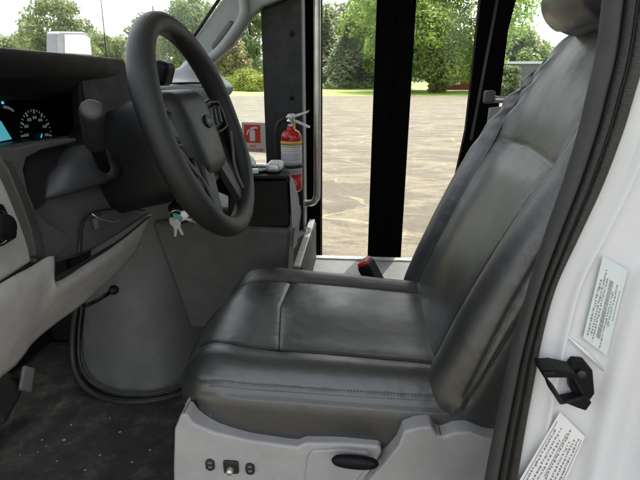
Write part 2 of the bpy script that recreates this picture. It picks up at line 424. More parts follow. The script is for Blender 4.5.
cush = padded('seat_cushion', CD, CR, .0032, [(s_near, .0030, .003), (s_far, .0032, .003), (s_tr, .0022, .003), (s_edge, .0014, .0026)], cpuff, cwarp, 'leather', seat)
def offs(line, d): return [(x, y + d[1], z + d[2]) for x, y, z in line]
stitches('seam_stitching', s_edge[:3], CD, CR, lambda v, n: cpuff(v, n) - .0005, cwarp, cush)
stitches('seam_stitching', offs(s_edge[:3], (0, -.0045, -.0065)), CD, CR, lambda v, n: cpuff(v, n) + .0002, cwarp, cush)
for l_, d_ in ((s_near, .0030), (s_far, .0032), (s_tr, .0022)): seam_shade(l_, CD, CR, cpuff, cwarp, cush, d_, .0008 if l_ is s_tr else .0011)
# backrest : local x = thickness (front = -x), y lateral, z height
BD = (.065, .245, .345); BR = .055
LEAN = R(22)
Mb = Matrix.Translation((.125, .835, 1.015)) @ Matrix.Rotation(R(-3), 4, 'Z') @ Matrix.Rotation(LEAN, 4, 'Y') @ Matrix.Translation((.065, 0, .33))
def bwarp(p):
    p = p.copy(); h = (p.z + .345) / .69
    p.y *= 1 - .13 * smoothstep(h, .5, 1.02) ** 1.2 - .03 * (1 - smoothstep(h, 0, .2))
    p.x += .045 * (h - .35) ** 2 * 1.6
    p.z -= .05 * (abs(p.y) / .2) ** 2 * smoothstep(h, .7, 1)
    return Mb @ p
def bpuff(v, n):
    d = 0; h = (v.z + .345) / .69
    if n.x < -.3:
        k = 1 - .75 * smoothstep(h, .5, .95)
        d += k * (.034 * math.exp(-((v.y - .20) / .065) ** 2) + .015 * math.exp(-((v.y + .21) / .05) ** 2))
        d += .012 * math.exp(-((h - .28) / .2) ** 2 - (v.y / .11) ** 2)
        d += .008 * math.exp(-((h - .82) / .14) ** 2 - (v.y / .14) ** 2)
        d -= .006 * math.exp(-((h - .60) / .05) ** 2 - (v.y / .14) ** 2)
    elif abs(n.x) < .5: d += .006
    return d
def bfold(v, n):
    h = (v.z + .345) / .69
    if v.y > .12 and n.x < -.2:
        w = math.exp(-((h - .74) / .13) ** 2) * smoothstep(v.y, .13, .18)
        return .0042 * w * math.sin((v.z * 1.0 + v.y * .55) * 2 * PI / .062 + 1.5 * noise.noise(v * 9))
    return 0
xf = -.065
b_far = [(xf, .150, -.34), (xf, .145, -.15), (xf, .150, .05), (xf, .175, .2), (xf, .215, .34)]
b_near = [(xf, -.150, -.34), (xf, -.148, -.15), (xf, -.158, .05), (xf, -.175, .2), (xf, -.20, .34)]
b_h = [(xf, -.158, .075), (xf, 0, .085), (xf, .152, .075)]
xe2 = -(BD[0] - BR) - BR * math.sin(R(50)); ye2 = -(BD[1] - BR) - BR * math.cos(R(50))
b_edge = [(xe2 + .026, ye2 - .01, -.27), (xe2 + .018, ye2 - .006, -.1), (xe2 + .014, ye2 - .004, .1), (xe2 + .01, ye2, .30)]
back = padded('backrest', BD, BR, .0034, [(b_far, .0055, .0036), (b_near, .0045, .0036), (b_h, .003, .006), (b_edge, .0026, .003)], bpuff, bwarp, 'leather', seat, bfold)
stitches('seam_stitching', b_edge, BD, BR, lambda v, n: bpuff(v, n) - .0005, bwarp, back)
stitches('seam_stitching', [(x + .007, y - .006, z) for x, y, z in b_edge], BD, BR, lambda v, n: bpuff(v, n) + .0002, bwarp, back)
for l_, d_ in ((b_far, .0055), (b_near, .0045)): seam_shade(l_, BD, BR, bpuff, bwarp, back, d_, .0014)
# headrest
HD = (.055, .13, .10)
Mh = Matrix.Translation((.125, .835, 1.015)) @ Matrix.Rotation(R(-3), 4, 'Z') @ Matrix.Rotation(LEAN, 4, 'Y') @ Matrix.Translation((-.006, 0, .706))
head = padded('headrest', HD, .05, .004, [([(0, -.13, -.06), (0, -.13, .1)], .001, .003)], lambda v, n: .008 * math.exp(-(v.y / .08) ** 2) if n.x < 0 else 0,
              lambda p: Mh @ Vector((p.x * (1 - .2 * (p.z / .1) * .5), p.y, p.z)), 'leather', seat)
for s in (-1, 1): MB().tube([Mh @ Vector((.05, s * .06, -.06)), Mh @ Vector((.08, s * .06, -.2))], .006, 10).build('headrest_post', 'chrome', seat, smooth=True)
# base shroud
YS = .578
def poly(pts, Y): return [P(x, y, Y=Y) for x, y in pts]
front = [(174, 520), (173, 470), (174, 430), (180, 415), (186, 414), (193, 424), (215, 433), (250, 441), (285, 446), (297, 447), (306, 443), (345, 444), (380, 447), (382, 453), (372, 470), (352, 500), (345, 520)]
base = MB().prism(poly(front, YS), (0, .035, 0)).build('base_shroud', 'seatgrey', seat, bevel=.007, seg=4)
rearp = [(345, 530), (352, 500), (368, 482), (386, 462), (398, 447), (404, 432), (417, 428), (432, 427), (438, 436), (444, 437), (455, 433), (470, 432), (485, 438), (500, 441), (525, 446), (525, 530)]
MB().prism(poly(rearp, YS - .013), (0, .04, 0)).build('recliner_cover', 'seatgrey', seat, bevel=.009, seg=4)
# front return of the shroud and lower body
q = [P(174, 520, Y=YS), P(173, 470, Y=YS), P(174, 438, Y=YS), P(179, 416, Y=YS)]
patch('shroud_front', [[p + Vector((-.012 * math.sin(t * 1.4), .03 + t * .4, -.02 * t)) for p in q] for t in (0, .15, .5, 1.0)], 'seatgrey', seat, 3, 4, .005)
mb = MB().prism([P(300, 520, Y=YS - .0045), P(304, 485, Y=YS - .0045), P(307, 458, Y=YS - .0045), P(312, 451, Y=YS - .0045), P(340, 450, Y=YS - .0045), P(368, 453, Y=YS - .0045), P(374, 460, Y=YS - .0045), P(350, 490, Y=YS - .0045), P(340, 520, Y=YS - .0045)], (0, .012, 0))
mb.build('lever_recess', 'seatgrey', seat, bevel=.004, seg=3)
# inner seat frame, dark, fills the gap
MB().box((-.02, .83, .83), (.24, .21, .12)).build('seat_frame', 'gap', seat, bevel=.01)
mb = MB()
for i in range(9):
    a = P(378 + i * 3, 462 + (i % 3) * 5, Y=YS + .01); mb.tube([a, a + Vector((.012, .01, -.012)), a + Vector((.01, .03, .01))], .0025, 6)
mb.build('cable_bundle', 'vblack', seat, smooth=True)
# recline lever
c = P(355, 462, Y=YS - .022)
mb = MB(); mm = Matrix.Translation(c) @ Matrix.Rotation(R(2), 4, 'Y')
prof = []
V, Nn, F = rbox(.036, .009, .011, .0088, .002)
mb.add([mm @ Vector((v.x, v.y * (.4 + .6 * math.sqrt(max(0, 1 - (v.x / .0362) ** 2))), v.z * (.25 + .75 * math.sqrt(max(0, 1 - (v.x / .0362) ** 2))))) for v in V], F)
mb.build('recline_lever', 'vblack', seat, smooth=True)
# power switches
for px, w in ((210, .0075), (231, .0125), (250, .0075)):
    c = P(px, 465 + (px - 210) * .1, Y=YS - .002)
    h = .011 if w < .01 else .0125
    V, Nn, F = rbox(w, .004, h, .0039, .002)
    if w < .01: V = [Vector((v.x, v.y, v.z)) for v in V]
    rr = w if w < .01 else .004
    mbx = MB()
    pl = []
    for k in range(24):
        t = 2 * PI * k / 24; ct, st = math.cos(t), math.sin(t)
        pl.append(c + Vector(((w - rr) * (1 if ct > 0 else -1) + rr * ct, -.002, (h - rr) * (1 if st > 0 else -1) + rr * st)))
    sw = mbx.prism(pl, (0, .006, 0)).build('seat_switch', 'black', base, bevel=.0012)
# lumbar / power seat knobs as small raised buttons
c = P(231, 468, Y=YS - .004)
MB().lathe([(.0045, 0), (.0055, .004), (.0055, .010), (.004, .012)], 20, Matrix.Translation(c) @ Matrix.Rotation(R(90), 4, 'X')).build('switch_knob', 'steel', base, smooth=True)
for px in (210, 250):
    c = P(px, 465 + (px - 210) * .1, Y=YS - .005)
    MB().box(c + Vector((0, 0, .0042)), (.0035, .0012, .002)).box(c - Vector((0, 0, .0042)), (.0035, .0012, .002)).build('switch_pip', 'mgrey', base, bevel=.0008)

# seat belt buckle beside the cushion
bk = thing('belt_buckle', 'black seat belt buckle with red release button behind the cushion', 'belt buckle', tuple(P(375, 290, Y=1.17)))
t0 = P(368, 268, Y=1.15); t1 = P(379, 289, Y=1.14); ax = (t1 - t0).normalized()
mm = Matrix.Translation((t0 + t1) / 2) @ ax.to_track_quat('Z', 'Y').to_matrix().to_4x4()
V, Nn, F = rbox(.030, .017, .05, .008, .004); MB().add([mm @ v for v in V], F).build('housing', 'vblack', bk, smooth=True)
V, Nn, F = rbox(.026, .014, .008, .006, .003); MB().add([mm @ (v + Vector((0, 0, -.050))) for v in V], F).build('release_button', 'redp', bk, smooth=True)
MB().tube([mm @ Vector((0, 0, .04)), mm @ Vector((.01, 0, .12)), mm @ Vector((.03, 0, .3))], [.012, .011, .011], 10).build('stalk', 'rubber', bk, smooth=True)

# ------------------------------------------------------------------ door frame at the near side
df = thing('door_frame', 'white painted body pillar with black rubber seal along the driver door opening', 'door frame', (.2, .42, .64))
YD = .42
Lp = [(650, -520), (635, -340), (621, -180), (611, -60), (605, 0), (599, 50), (589, 95), (581, 130), (566, 180), (548, 232), (530, 290), (513, 350), (498, 420), (486, 480), (476, 540), (462, 640)]
Rp = [(722, -520), (702, -340), (684, -180), (668, -60), (655, 0), (645, 60), (634, 100), (623, 135), (603, 187), (578, 240), (557, 285), (544, 332), (535, 380), (526, 430), (518, 480), (508, 540), (494, 640)]
def resamp(pts, n):
    pts = cr([Vector((x, y, 0)) for x, y in pts], 12); d = [0]
    for i in range(1, len(pts)): d.append(d[-1] + (pts[i] - pts[i - 1]).length)
    out = []; j = 0
    for k in range(n):
        t = d[-1] * k / (n - 1)
        while j < len(d) - 2 and d[j + 1] < t: j += 1
        out.append(pts[j].lerp(pts[j + 1], (t - d[j]) / (d[j + 1] - d[j])))
    return out
NS = 150
A_ = resamp(Lp, NS); B_ = resamp(Rp, NS)
PA = [P(p.x, p.y, Y=YD) for p in A_]; PB = [P(p.x, p.y, Y=YD) for p in B_]
def sweep(name, prof, mat, nx=1, parent=df, closed=False):
    """profile points (s across L->R, depth offset in metres toward camera)"""
    v = []; k = len(prof)
    for a, b in zip(PA, PB):
        for s, d in prof: v.append(a.lerp(b, s) + Vector((0, -d, 0)))
    f = []
    for i in range(NS - 1):
        for j in range(k if closed else k - 1):
            f.append((i * k + j, i * k + (j + 1) % k, (i + 1) * k + (j + 1) % k, (i + 1) * k + j))
    return obj(name, v, f, mat, parent, smooth=True, fix=True)
def arc(s0, s1, h, d0=0, n=10): return [(s0 + (s1 - s0) * (1 - math.cos(PI * i / n)) / 2, d0 + h * math.sin(PI * i / n)) for i in range(n + 1)]
sweep('inner_trim', [(2.3, -.10), (1.3, -.05), (.35, -.016), (.03, -.008), (.02, -.004), (.06, .0), (.14, .003), (.25, .005), (.34, .003), (.38, -.006)], 'trimgrey')
sweep('weatherstrip', arc(.36, .62, .011, -.004) + arc(.62, .68, .002, 0, 4), 'rubber')
sweep('seal_flange', [(.60, -.008)] + arc(.64, .97, .007, -.001) + [(1.0, -.010)], 'rubber2')
# painted pillar
prof = [(.90, -.012), (.97, -.006), (1.10, -.004), (1.40, -.004), (1.50, -.003), (1.57, .001), (1.63, .0015), (1.70, .000), (1.76, -.002), (2.0, -.0025), (2.70, -.0025), (2.82, -.001), (2.92, .004), (3.02, .009), (3.15, .011), (3.4, .0105), (3.6, .008), (3.8, .008), (4.0, .012), (4.3, .022), (4.7, .036), (5.5, .05), (8, .07)]
w0 = .036
v = []; k = len(prof)
for a, b in zip(PA, PB):
    t = (b - a).normalized()
    for s, d in prof: v.append(a + t * (s * w0 * ((b - a).length / w0 if s <= 1 else 1) + (0 if s <= 1 else ((b - a).length - w0))) + Vector((0, -d, 0)))
f = [(i * k + j, i * k + j + 1, (i + 1) * k + j + 1, (i + 1) * k + j) for i in range(NS - 1) for j in range(k - 1)]
pil = obj('painted_pillar', v, f, 'white', df, sub=1)
# a pressed diagonal crease below the latch plate
mb = MB().tube([P(566, 335, Y=YD), P(585, 352, Y=YD - .001), P(604, 371, Y=YD)], [.0006, .0022, .0006], 10); mb.build('pressed_bead', 'white', df, smooth=True)
# labels
def lab(name, quad, Y, mat, rows, seedn, barcode=False):
    a, b, c, d = [P(x, y, Y=Y) for x, y in quad]      # a top-left, b top-right, c bottom-right, d bottom-left
    o = MB().prism([a, b, c, d], (0, .0006, 0)).build(name, mat, df)
    rnd = random.Random(seedn); mb = MB()
    def pt(u, w): return a.lerp(b, u).lerp(d.lerp(c, u), w) + Vector((0, -.0004, 0))
    for (u, uh, w0_, w1_, dens) in rows:
        w = w0_
        while w < w1_:
            l = rnd.uniform(.008, .03) if dens > 0 else w1_ - w
            if dens == 2: l = rnd.uniform(.003, .009)
            uu = u + (rnd.uniform(-.2, .2) * uh if dens == 1 else 0)
            hh = uh * (rnd.uniform(.6, 1) if dens == 1 else 1)
            mb.prism([pt(uu, w), pt(uu + hh, w), pt(uu + hh, min(w1_, w + l)), pt(uu, min(w1_, w + l))], (0, .0002, 0))
            w += l + (rnd.uniform(.006, .02) if dens == 1 else rnd.uniform(.004, .009))
            if dens == 0: break
    mb.build('printed_text', 'ink', o)
    return o
lab('certification_label', [(603, 256), (628, 270), (607, 356), (583, 338)], YD - .0015, 'label',
    [(.10, .07, .25, .95, 1), (.22, .06, .12, .9, 1), (.33, .05, .2, .95, 1), (.45, .14, .2, .88, 2), (.64, .05, .3, .98, 1), (.74, .05, .2, .7, 1), (.88, .012, .25, .6, 0)], 5)
lab('tire_information_label', [(560, 412), (585, 437), (548, 520), (508, 500)], YD - .0035, 'label2',
    [(.06, .012, .08, .98, 0), (.12, .05, .15, .95, 1), (.24, .05, .1, .97, 1), (.35, .05, .2, .9, 1), (.46, .012, .1, .6, 0), (.50, .05, .05, .97, 1), (.62, .05, .15, .8, 1), (.72, .05, .1, .9, 1), (.83, .05, .06, .6, 1), (.93, .012, .05, .9, 0)], 8)
# latch striker : plate with a bolt and a projecting open loop
st = MB()
plate = [(569, 366), (574, 360), (585, 361), (593, 371), (595, 394), (590, 401), (576, 398), (570, 388)]
st.prism([P(x, y, Y=YD - .006) for x, y in plate], (0, .008, 0))
striker = st.build('latch_plate', 'vblack', df, bevel=.0015, seg=3)
def bar(pts, w, mat='vblack', name='loop', parent=striker):
    mb = MB(); pts = [P(x, y, Y=Y) for x, y, Y in pts]
    mb.tube(pts, w, 8, closed=True); return mb.build(name, mat, parent, smooth=True)
bar([(543, 373, YD - .030), (560, 373, YD - .020), (572, 376, YD - .008), (585, 398, YD - .008), (561, 402, YD - .018), (550, 385, YD - .028)], .0026)
MB().prism([P(x, y, Y=YD - .012) for x, y in ((560, 401), (586, 396), (592, 403), (586, 411), (577, 408))], (0, .01, 0)).build('loop_foot', 'vblack', striker, bevel=.001)
MB().prism([P(x, y, Y=YD - .026) for x, y in ((541, 370), (556, 369), (575, 373), (578, 378), (556, 378), (544, 378))], (0, .02, 0)).build('loop_web', 'vblack', striker, bevel=.0008)
MB().lathe([(.0045, 0), (.0045, .003), (.003, .0042)], 20, Matrix.Translation(P(580, 373, Y=YD - .006)) @ Matrix.Rotation(R(90), 4, 'X')).build('bolt', 'black', striker, smooth=True)

# ------------------------------------------------------------------ steering wheel
wc = Vector((-.284, .85, 1.416)); up = Vector((-.305, 0, .952)); nrm = Vector((.952, 0, .305)); lat = Vector((0, 1, 0))
sw = thing('steering_wheel', 'black leather steering wheel with round emblem on the centre pad', 'steering wheel', tuple(wc))
def W(a, b, c=0): return wc + lat * a + up * b + nrm * c
RR = .186; mb = MB(); K = 96; n = 20; vs = []
for i in range(K):
    t = 2 * PI * i / K
    for j in range(n):
        a = 2 * PI * j / n
        rad = .0185 + .0022 * math.cos(2 * a) * 0; dz = .0205 * math.sin(a); dr = rad * math.cos(a)
        thick = 1 + .10 * math.exp(-((abs(((t / PI * 180) % 180) - 90) - 60) / 20) ** 2)
        vs.append(W((RR + dr * thick) * math.cos(t), (RR + dr * thick) * math.sin(t), dz * thick))
mb.add(vs, [(i * n + j, ((i + 1) % K) * n + j, ((i + 1) % K) * n + (j + 1) % n, i * n + (j + 1) % n) for i in range(K) for j in range(n)])
mb.build('rim', 'rim', sw, smooth=True, fix=True)
# airbag pad
V, Nn, F = rbox(.086, .086, .034, .033, .004); vs = []
for v in V:
    a, b, c = v
    a *= 1 - .22 * smoothstep(-b, 0, .082) + .02; c += .016 * (1 - (a / .08) ** 2) * (1 - (b / .1) ** 2) * (1 if c > 0 else 0)
    vs.append(W(a, b - .006, c - .034))
pad = MB().add(vs, F).build('centre_pad', 'padblack', sw, smooth=True, fix=True)
# emblem
def disk(rx, ry, c0, c1, cb, seg=36, inner=None):
    mb = MB(); o_ = [W(rx * math.cos(2 * PI * i / seg), cb + ry * math.sin(2 * PI * i / seg), c1) for i in range(seg)]
    if inner is None: mb.prism(o_, nrm * (c0 - c1)); return mb
    pts = [W((rx + inner) / 1 * math.cos(2 * PI * i / seg), cb + (ry + inner) * math.sin(2 * PI * i / seg), c1) for i in range(seg)]
    mb.tube(pts, inner, 8, closed=True); return mb
em = disk(.0185, .0125, .001, .0185, .010).build('emblem', 'vblack', pad)
disk(.0175, .0115, 0, .0135, .012, inner=.0009).build('emblem_ring', 'chrome', em, smooth=True)
def text(body, size, mat, name, parent, mtx, ext=.0003, font_shear=0, wid=None):
    cu = bpy.data.curves.new(name, 'FONT'); cu.body = body; cu.size = size; cu.extrude = ext; cu.align_x = 'CENTER'; cu.align_y = 'CENTER'; cu.shear = font_shear
    cu.resolution_u = 3
    tmp = bpy.data.objects.new(name, cu); COL.objects.link(tmp); bpy.context.view_layer.update()
    me = bpy.data.meshes.new_from_object(tmp); bpy.data.objects.remove(tmp)
    if wid:
        xs = [v.co.x for v in me.vertices]; s = wid / (max(xs) - min(xs))
        for v in me.vertices: v.co.x *= s
    vs = [mtx @ v.co for v in me.vertices]; fs = [tuple(p.vertices) for p in me.polygons]
    return obj(name, vs, fs, mat, parent)
mt = Matrix.Translation(W(0, .010, .0190)) @ Matrix(((0, up.x, nrm.x, 0), (1, up.y, nrm.y, 0), (0, up.z, nrm.z, 0), (0, 0, 0, 1)))
text('Ford', .013, 'chrome', 'emblem_script', em, mt, font_shear=.4)
# spokes with trim and switch pads
def spoke(p0, p1, w0, w1, c0, c1, th=.016):
    d = Vector((p1[0] - p0[0], p1[1] - p0[1], 0)).normalized(); pr = Vector((-d.y, d.x, 0)); mb = MB()
    q = [(p0[0] + pr.x * w0, p0[1] + pr.y * w0, c0), (p1[0] + pr.x * w1, p1[1] + pr.y * w1, c1), (p1[0] - pr.x * w1, p1[1] - pr.y * w1, c1), (p0[0] - pr.x * w0, p0[1] - pr.y * w0, c0)]
    mb.prism([W(*x) for x in q], nrm * -th); return mb
for s in (-1, 1):
    sp = spoke((s * .06, .010), (s * .182, .030), .036, .028, -.020, -.004).build('spoke', 'black', sw, bevel=.005, seg=3)
    spoke((s * .092, .012), (s * .150, .022), .024, .020, -.010, -.001, .008).build('switch_pad', 'vblack', sp, bevel=.003)
    for k in range(3):
        spoke((s * (.098 + .018 * k), -.002 + .002 * k), (s * (.110 + .018 * k), .03 + .002 * k), .0035, .0035, -.008 + .004 * k, -.006 + .004 * k, .006).build('button', 'column', sp, bevel=.001)
    s2 = spoke((s * .040, -.060), (s * .085, -.166), .024, .018, .000, .002).build('spoke', 'black', sw, bevel=.005, seg=3)
    mb = MB().tube(cr([W(s * .150, -.02, .006), W(s * .128, -.05, .005), W(s * .098, -.085, .004), W(s * .092, -.12, .004), W(s * .104, -.155, .005)], 6), .0032, 8)
    mb.build('trim_strip', 'steelgrey' if 'steelgrey' in M else 'mgrey', s2, smooth=True)
    spoke((s * .055, -.055), (s * .115, -.145), .030, .020, -.006, -.004, .010).build('spoke_web', 'vblack', s2, bevel=.003)
spoke((0, -.03), (0, -.1), .06, .045, -.012, -.010, .02).build('lower_pad', 'vblack', sw, bevel=.006)
for s_ in (-1, 1):
    MB().prism([W(s_ * a, b, c) for a, b, c in ((.04, .050, -.05), (.10, .062, -.040), (.176, .050, -.010), (.183, .0, -.008), (.172, -.055, -.008), (.135, -.115, -.008), (.085, -.158, -.008), (.04, -.12, -.03))], nrm * -.006).build('gap_backing', 'vblack', sw, bevel=.002)  # black plate added behind the spokes to darken the open gaps
    MB().tube([W(s_ * a, b, c) for a, b, c in ((.088, .040, -.010), (.120, .046, -.004), (.152, .044, .002), (.157, .020, .003), (.152, -.008, .003), (.120, -.014, -.003), (.090, -.014, -.009))], .0022, 8).build('switch_frame', 'mgrey', sw, smooth=True)
MB().lathe([(.05, 0), (.052, .03), (.045, .05)], 28, Matrix.Translation(W(0, 0, -.06)) @ nrm.to_track_quat('Z', 'Y').to_matrix().to_4x4()).build('hub', 'vblack', sw, smooth=True)

# ------------------------------------------------------------------ steering column
sc = thing('steering_column', 'blue grey steering column shroud with stalk and ignition behind the wheel', 'steering column', tuple(W(0, 0, -.12)))
V, Nn, F = rbox(.075, .085, .10, .04, .006); vs = []
for v in V:
    a, b, c = v; k = 1 + .22 * (c / .1) * -1 * 0 + .12 * smoothstep(c, -.1, .1)
    vs.append(W(a * k, b * k - .012, c - .135))
shr = MB().add(vs, F).build('shroud', 'shroudblack', sc, smooth=True, fix=True)
mb = MB(); loop = []
for i in range(40):
    t = 2 * PI * i / 40; loop.append(W(.0765 * math.copysign(abs(math.cos(t)) ** .5, math.cos(t)), -.012 + .0865 * math.copysign(abs(math.sin(t)) ** .5, math.sin(t)), -.15))
mb.tube(loop, .0016, 6, closed=True).build('shroud_seam', 'gap', shr, smooth=True)
# turn signal stalk
tip = P(92, 108, Y=.60); neck = P(96, 146, Y=.655); rootp = P(106, 170, Y=.755)
mb = MB(); d = (neck - tip).normalized()
mb.tube([tip, tip + d * .002, tip + d * .006, neck - d * .01, neck - d * .004, neck], [.0125, .0152, .0165, .0155, .0145, .011], 28)
stalk = mb.build('stalk', 'black', sc, smooth=True)
MB().tube([tip - d * .0006, tip + d * .001], [.0118, .0125], 28).build('stalk_cap', 'dgrey', stalk, smooth=True)
MB().tube(cr([neck - d * .004, neck + (rootp - neck) * .5 + Vector((0, 0, -.003)), rootp], 5), [.0105, .0105, .0103, .0100, .0098, .0095, .0092, .009, .009, .009, .009], 18).build('stalk_stem', 'vblack', stalk, smooth=True)
MB().tube([rootp + Vector((0, -.012, .002)), rootp + Vector((0, .004, 0)), rootp + Vector((0, .02, 0))], [.017, .021, .021], 24).build('stalk_boot', 'rubber', stalk, smooth=True)
# gear lever on far side seen above the wheel pad
MB().lathe([(.022, 0), (.024, .012), (.017, .014), (.015, .03)], 24, Matrix.Translation(P(176, 214, Y=.84)) @ Matrix.Rotation(R(60), 4, 'Y')).build('ignition_lock', 'black', sc, smooth=True)

# keys
ky = thing('key_ring', 'bunch of silver keys with a teal tag hanging from the ignition', 'keys', tuple(P(176, 215, Y=.84)))
k0 = P(176, 214, Y=.80)
MB().tube([k0 + Vector((.013 * math.cos(t), .003 * math.sin(t * 2), -.006 + .013 * math.sin(t))) for t in [2 * PI * i / 24 for i in range(24)]], .0008, 6, closed=True).build('ring', 'chrome', ky, smooth=True)
def keyshape(c, ang, s=1, mat='keymetal', name='key'):
    ca, sa = math.cos(ang), math.sin(ang); pts = []
    out = [(-.006, .010), (.006, .010), (.009, .004), (.009, -.004), (.005, -.010), (.0035, -.013), (.0035, -.028), (.001, -.032), (-.0015, -.030), (-.0035, -.026), (-.0025, -.023), (-.0035, -.020), (-.0025, -.017), (-.0035, -.013), (-.005, -.010), (-.009, -.004), (-.009, .004)]
    for x, z in out: pts.append(c + Vector(((x * ca - z * sa) * s, 0, (x * sa + z * ca) * s)))
    return MB().prism(pts, (0, .0022, 0)).build(name, mat, ky, bevel=.0004)
keyshape(k0 + Vector((.010, -.006, -.006)), R(80), .7)
keyshape(k0 + Vector((-.006, -.003, -.014)), R(8), .8, 'keymetal')
keyshape(k0 + Vector((.002, -.008, -.016)), R(-12), .85, 'keymetal')
keyshape(k0 + Vector((.004, -.012, -.014)), R(22), .8, 'keymetal')
MB().lathe([(.007, 0), (.008, .001), (.007, .0035)], 20, Matrix.Translation(k0 + Vector((.020, -.008, .002))) @ Matrix.Rotation(R(90), 4, 'X')).build('fob', 'mirrorwhite', ky, smooth=True)
MB().prism([k0 + Vector((x, -.01, z)) for x, z in ((-.003, .004), (.012, .002), (.013, -.008), (0, -.010))], (0, .002, 0)).build('tag', plain('teal_plastic', (.05, .28, .28), .4), ky, bevel=.0006)

# ------------------------------------------------------------------ dashboard
da = thing('dashboard', 'dark grey dashboard with instrument cluster under a deep hood', 'dashboard', (-.6, .85, 1.3))
def extr(name, prof, y0, y1, mat, parent=da, bevel=.005, seg=3):
    return MB().prism([(x, y0, z) for x, z in prof], (0, y1 - y0, 0)).build(name, mat, parent, bevel=bevel, seg=seg)
hp = [P(0, 47, X=-.47), P(125, 59, X=-.47)]
zl = (hp[0].z + hp[1].z) / 2; YH = hp[1].y
print('hood', hp, P(80, 100, X=-.50), P(140, 100, X=-.5), P(40, 130, X=-.58))
extr('instrument_hood', [(-.47, zl), (-.60, zl + .004), (-.95, zl - .05), (-.95, zl - .09), (-.60, zl - .055), (-.50, zl - .040), (-.474, zl - .015)], .30, YH, 'black')
extr('hood_underside', [(-.485, zl - .014), (-.60, zl - .02), (-.60, zl - .075), (-.515, zl - .062)], .30, YH - .004, 'vblack', bevel=.003)
# cheek panel right of the cluster
yb = P(80, 100, X=-.50).y
cheek = [P(78, 72, X=-.505), P(126, 61, X=-.485), P(136, 100, X=-.49), P(150, 170, X=-.48), P(95, 160, X=-.48), P(84, 145, X=-.50)]
MB().prism(cheek, (-.02, 0, 0)).build('cluster_surround', 'vblack', da, bevel=.006, seg=3)
# cluster well
MB().box((-.64, .70, 1.36), (.012, .44, .15)).build('cluster_back', 'vblack', da)
lens = MB().box((-.62, .62, 1.40), (.003, .30, .085)).build('cluster_face', 'vblack', da, bevel=.002)
X0 = -.615
scr = MB().prism([P(x, y, X=X0) for x, y in ((-20, 118), (1, 121), (12, 139), (-2, 142), (-20, 142))], (-.003, 0, 0)).build('display_screen', 'screen', lens)
def gdisk(cx, cy, r, X):
    c = P(cx, cy, X=X); return c
gc = P(37, 133, X=X0); gR = .045; mb = MB(); rnd = random.Random(3)
for i in range(26):
    t = R(-45 + 270 * i / 25); big = i % 3 == 0
    r0, r1 = (.036, .044) if big else (.040, .044)
    w = .0016 if big else .0007
    u = Vector((0, math.cos(t), math.sin(t))); p_ = Vector((0, -math.sin(t), math.cos(t)))
    mb.prism([gc + u * r0 - p_ * w, gc + u * r1 - p_ * w, gc + u * r1 + p_ * w, gc + u * r0 + p_ * w], (-.001, 0, 0))
    if big:
        for q in range(2):
            o_ = u * .029 + Vector((0, (q - .5) * .006, 0)); mb.prism([gc + o_ + Vector((0, a_, b_)) for a_, b_ in ((-.0017, -.0026), (.0017, -.0026), (.0017, .0026), (-.0017, .0026))], (-.001, 0, 0))
mb.build('gauge_marks', 'gwhite', lens)
u = Vector((0, .55, .83)); p_ = Vector((0, -.83, .55))
nb = P(40, 144, X=X0 + .002)
MB().prism([nb - p_ * .0012, nb + u * .022 - p_ * .0006, nb + u * .022 + p_ * .0006, nb + p_ * .0012], (-.001, 0, 0)).build('gauge_needle', 'gblue', lens)
nb = P(3, 104, X=X0 + .002)
MB().prism([nb - Vector((0, .002, 0)), nb + Vector((0, -.001, .016)), nb + Vector((0, .002, .016)), nb + Vector((0, .003, 0))], (-.001, 0, 0)).build('gauge_needle', 'gblue', lens)
gc2 = P(2, 106, X=X0); mb = MB()
for i in range(7): mb.box(gc2 + Vector((0, .004 + i * .0035, -.0005 * i * i * .4 - .002)), (.0005, .0012, .0018 + .001 * (i % 2)))
mb.build('gauge_marks', 'gwhite', lens)
patch('cluster_side_wall', [[P(79, 66, X=-.505), P(80, 100, X=-.505), P(85, 147, X=-.505)], [P(90, 60, X=-.65), P(92, 100, X=-.65), P(94, 150, X=-.65)]], 'vblack', da)
# lower cluster ledge with light arc
MB().tube(cr([P(-20, 158, X=-.56), P(10, 152, X=-.545), P(40, 145, X=-.53), P(76, 141, X=-.51)], 6), .0035, 8).build('ledge_edge', 'mgrey', da, smooth=True)
patch('cluster_ledge', [[P(-30, 150, X=-.60), P(40, 140, X=-.60), P(84, 136, X=-.60)], [P(-30, 162, X=-.54), P(30, 150, X=-.52), P(84, 142, X=-.49)]], 'black', da)
# panel under the cluster, with the cubby drawn dark on it
patch('lower_panel', [
    [P(-40, 165, X=-.50), P(14, 158, X=-.49), P(50, 149, X=-.48), P(84, 145, X=-.47), P(128, 150, X=-.46)],
    [P(-40, 200, X=-.49), P(18, 188, X=-.47), P(56, 186, X=-.47), P(95, 178, X=-.46), P(134, 178, X=-.45)],
    [P(-40, 240, X=-.48), P(24, 222, X=-.46), P(60, 214, X=-.455), P(100, 205, X=-.445), P(140, 196, X=-.44)],
    [P(-40, 300, X=-.48), P(34, 268, X=-.46), P(58, 262, X=-.45), P(95, 248, X=-.44), P(150, 213, X=-.43)]], 'dgrey', da, 6, 6, .006, 1)
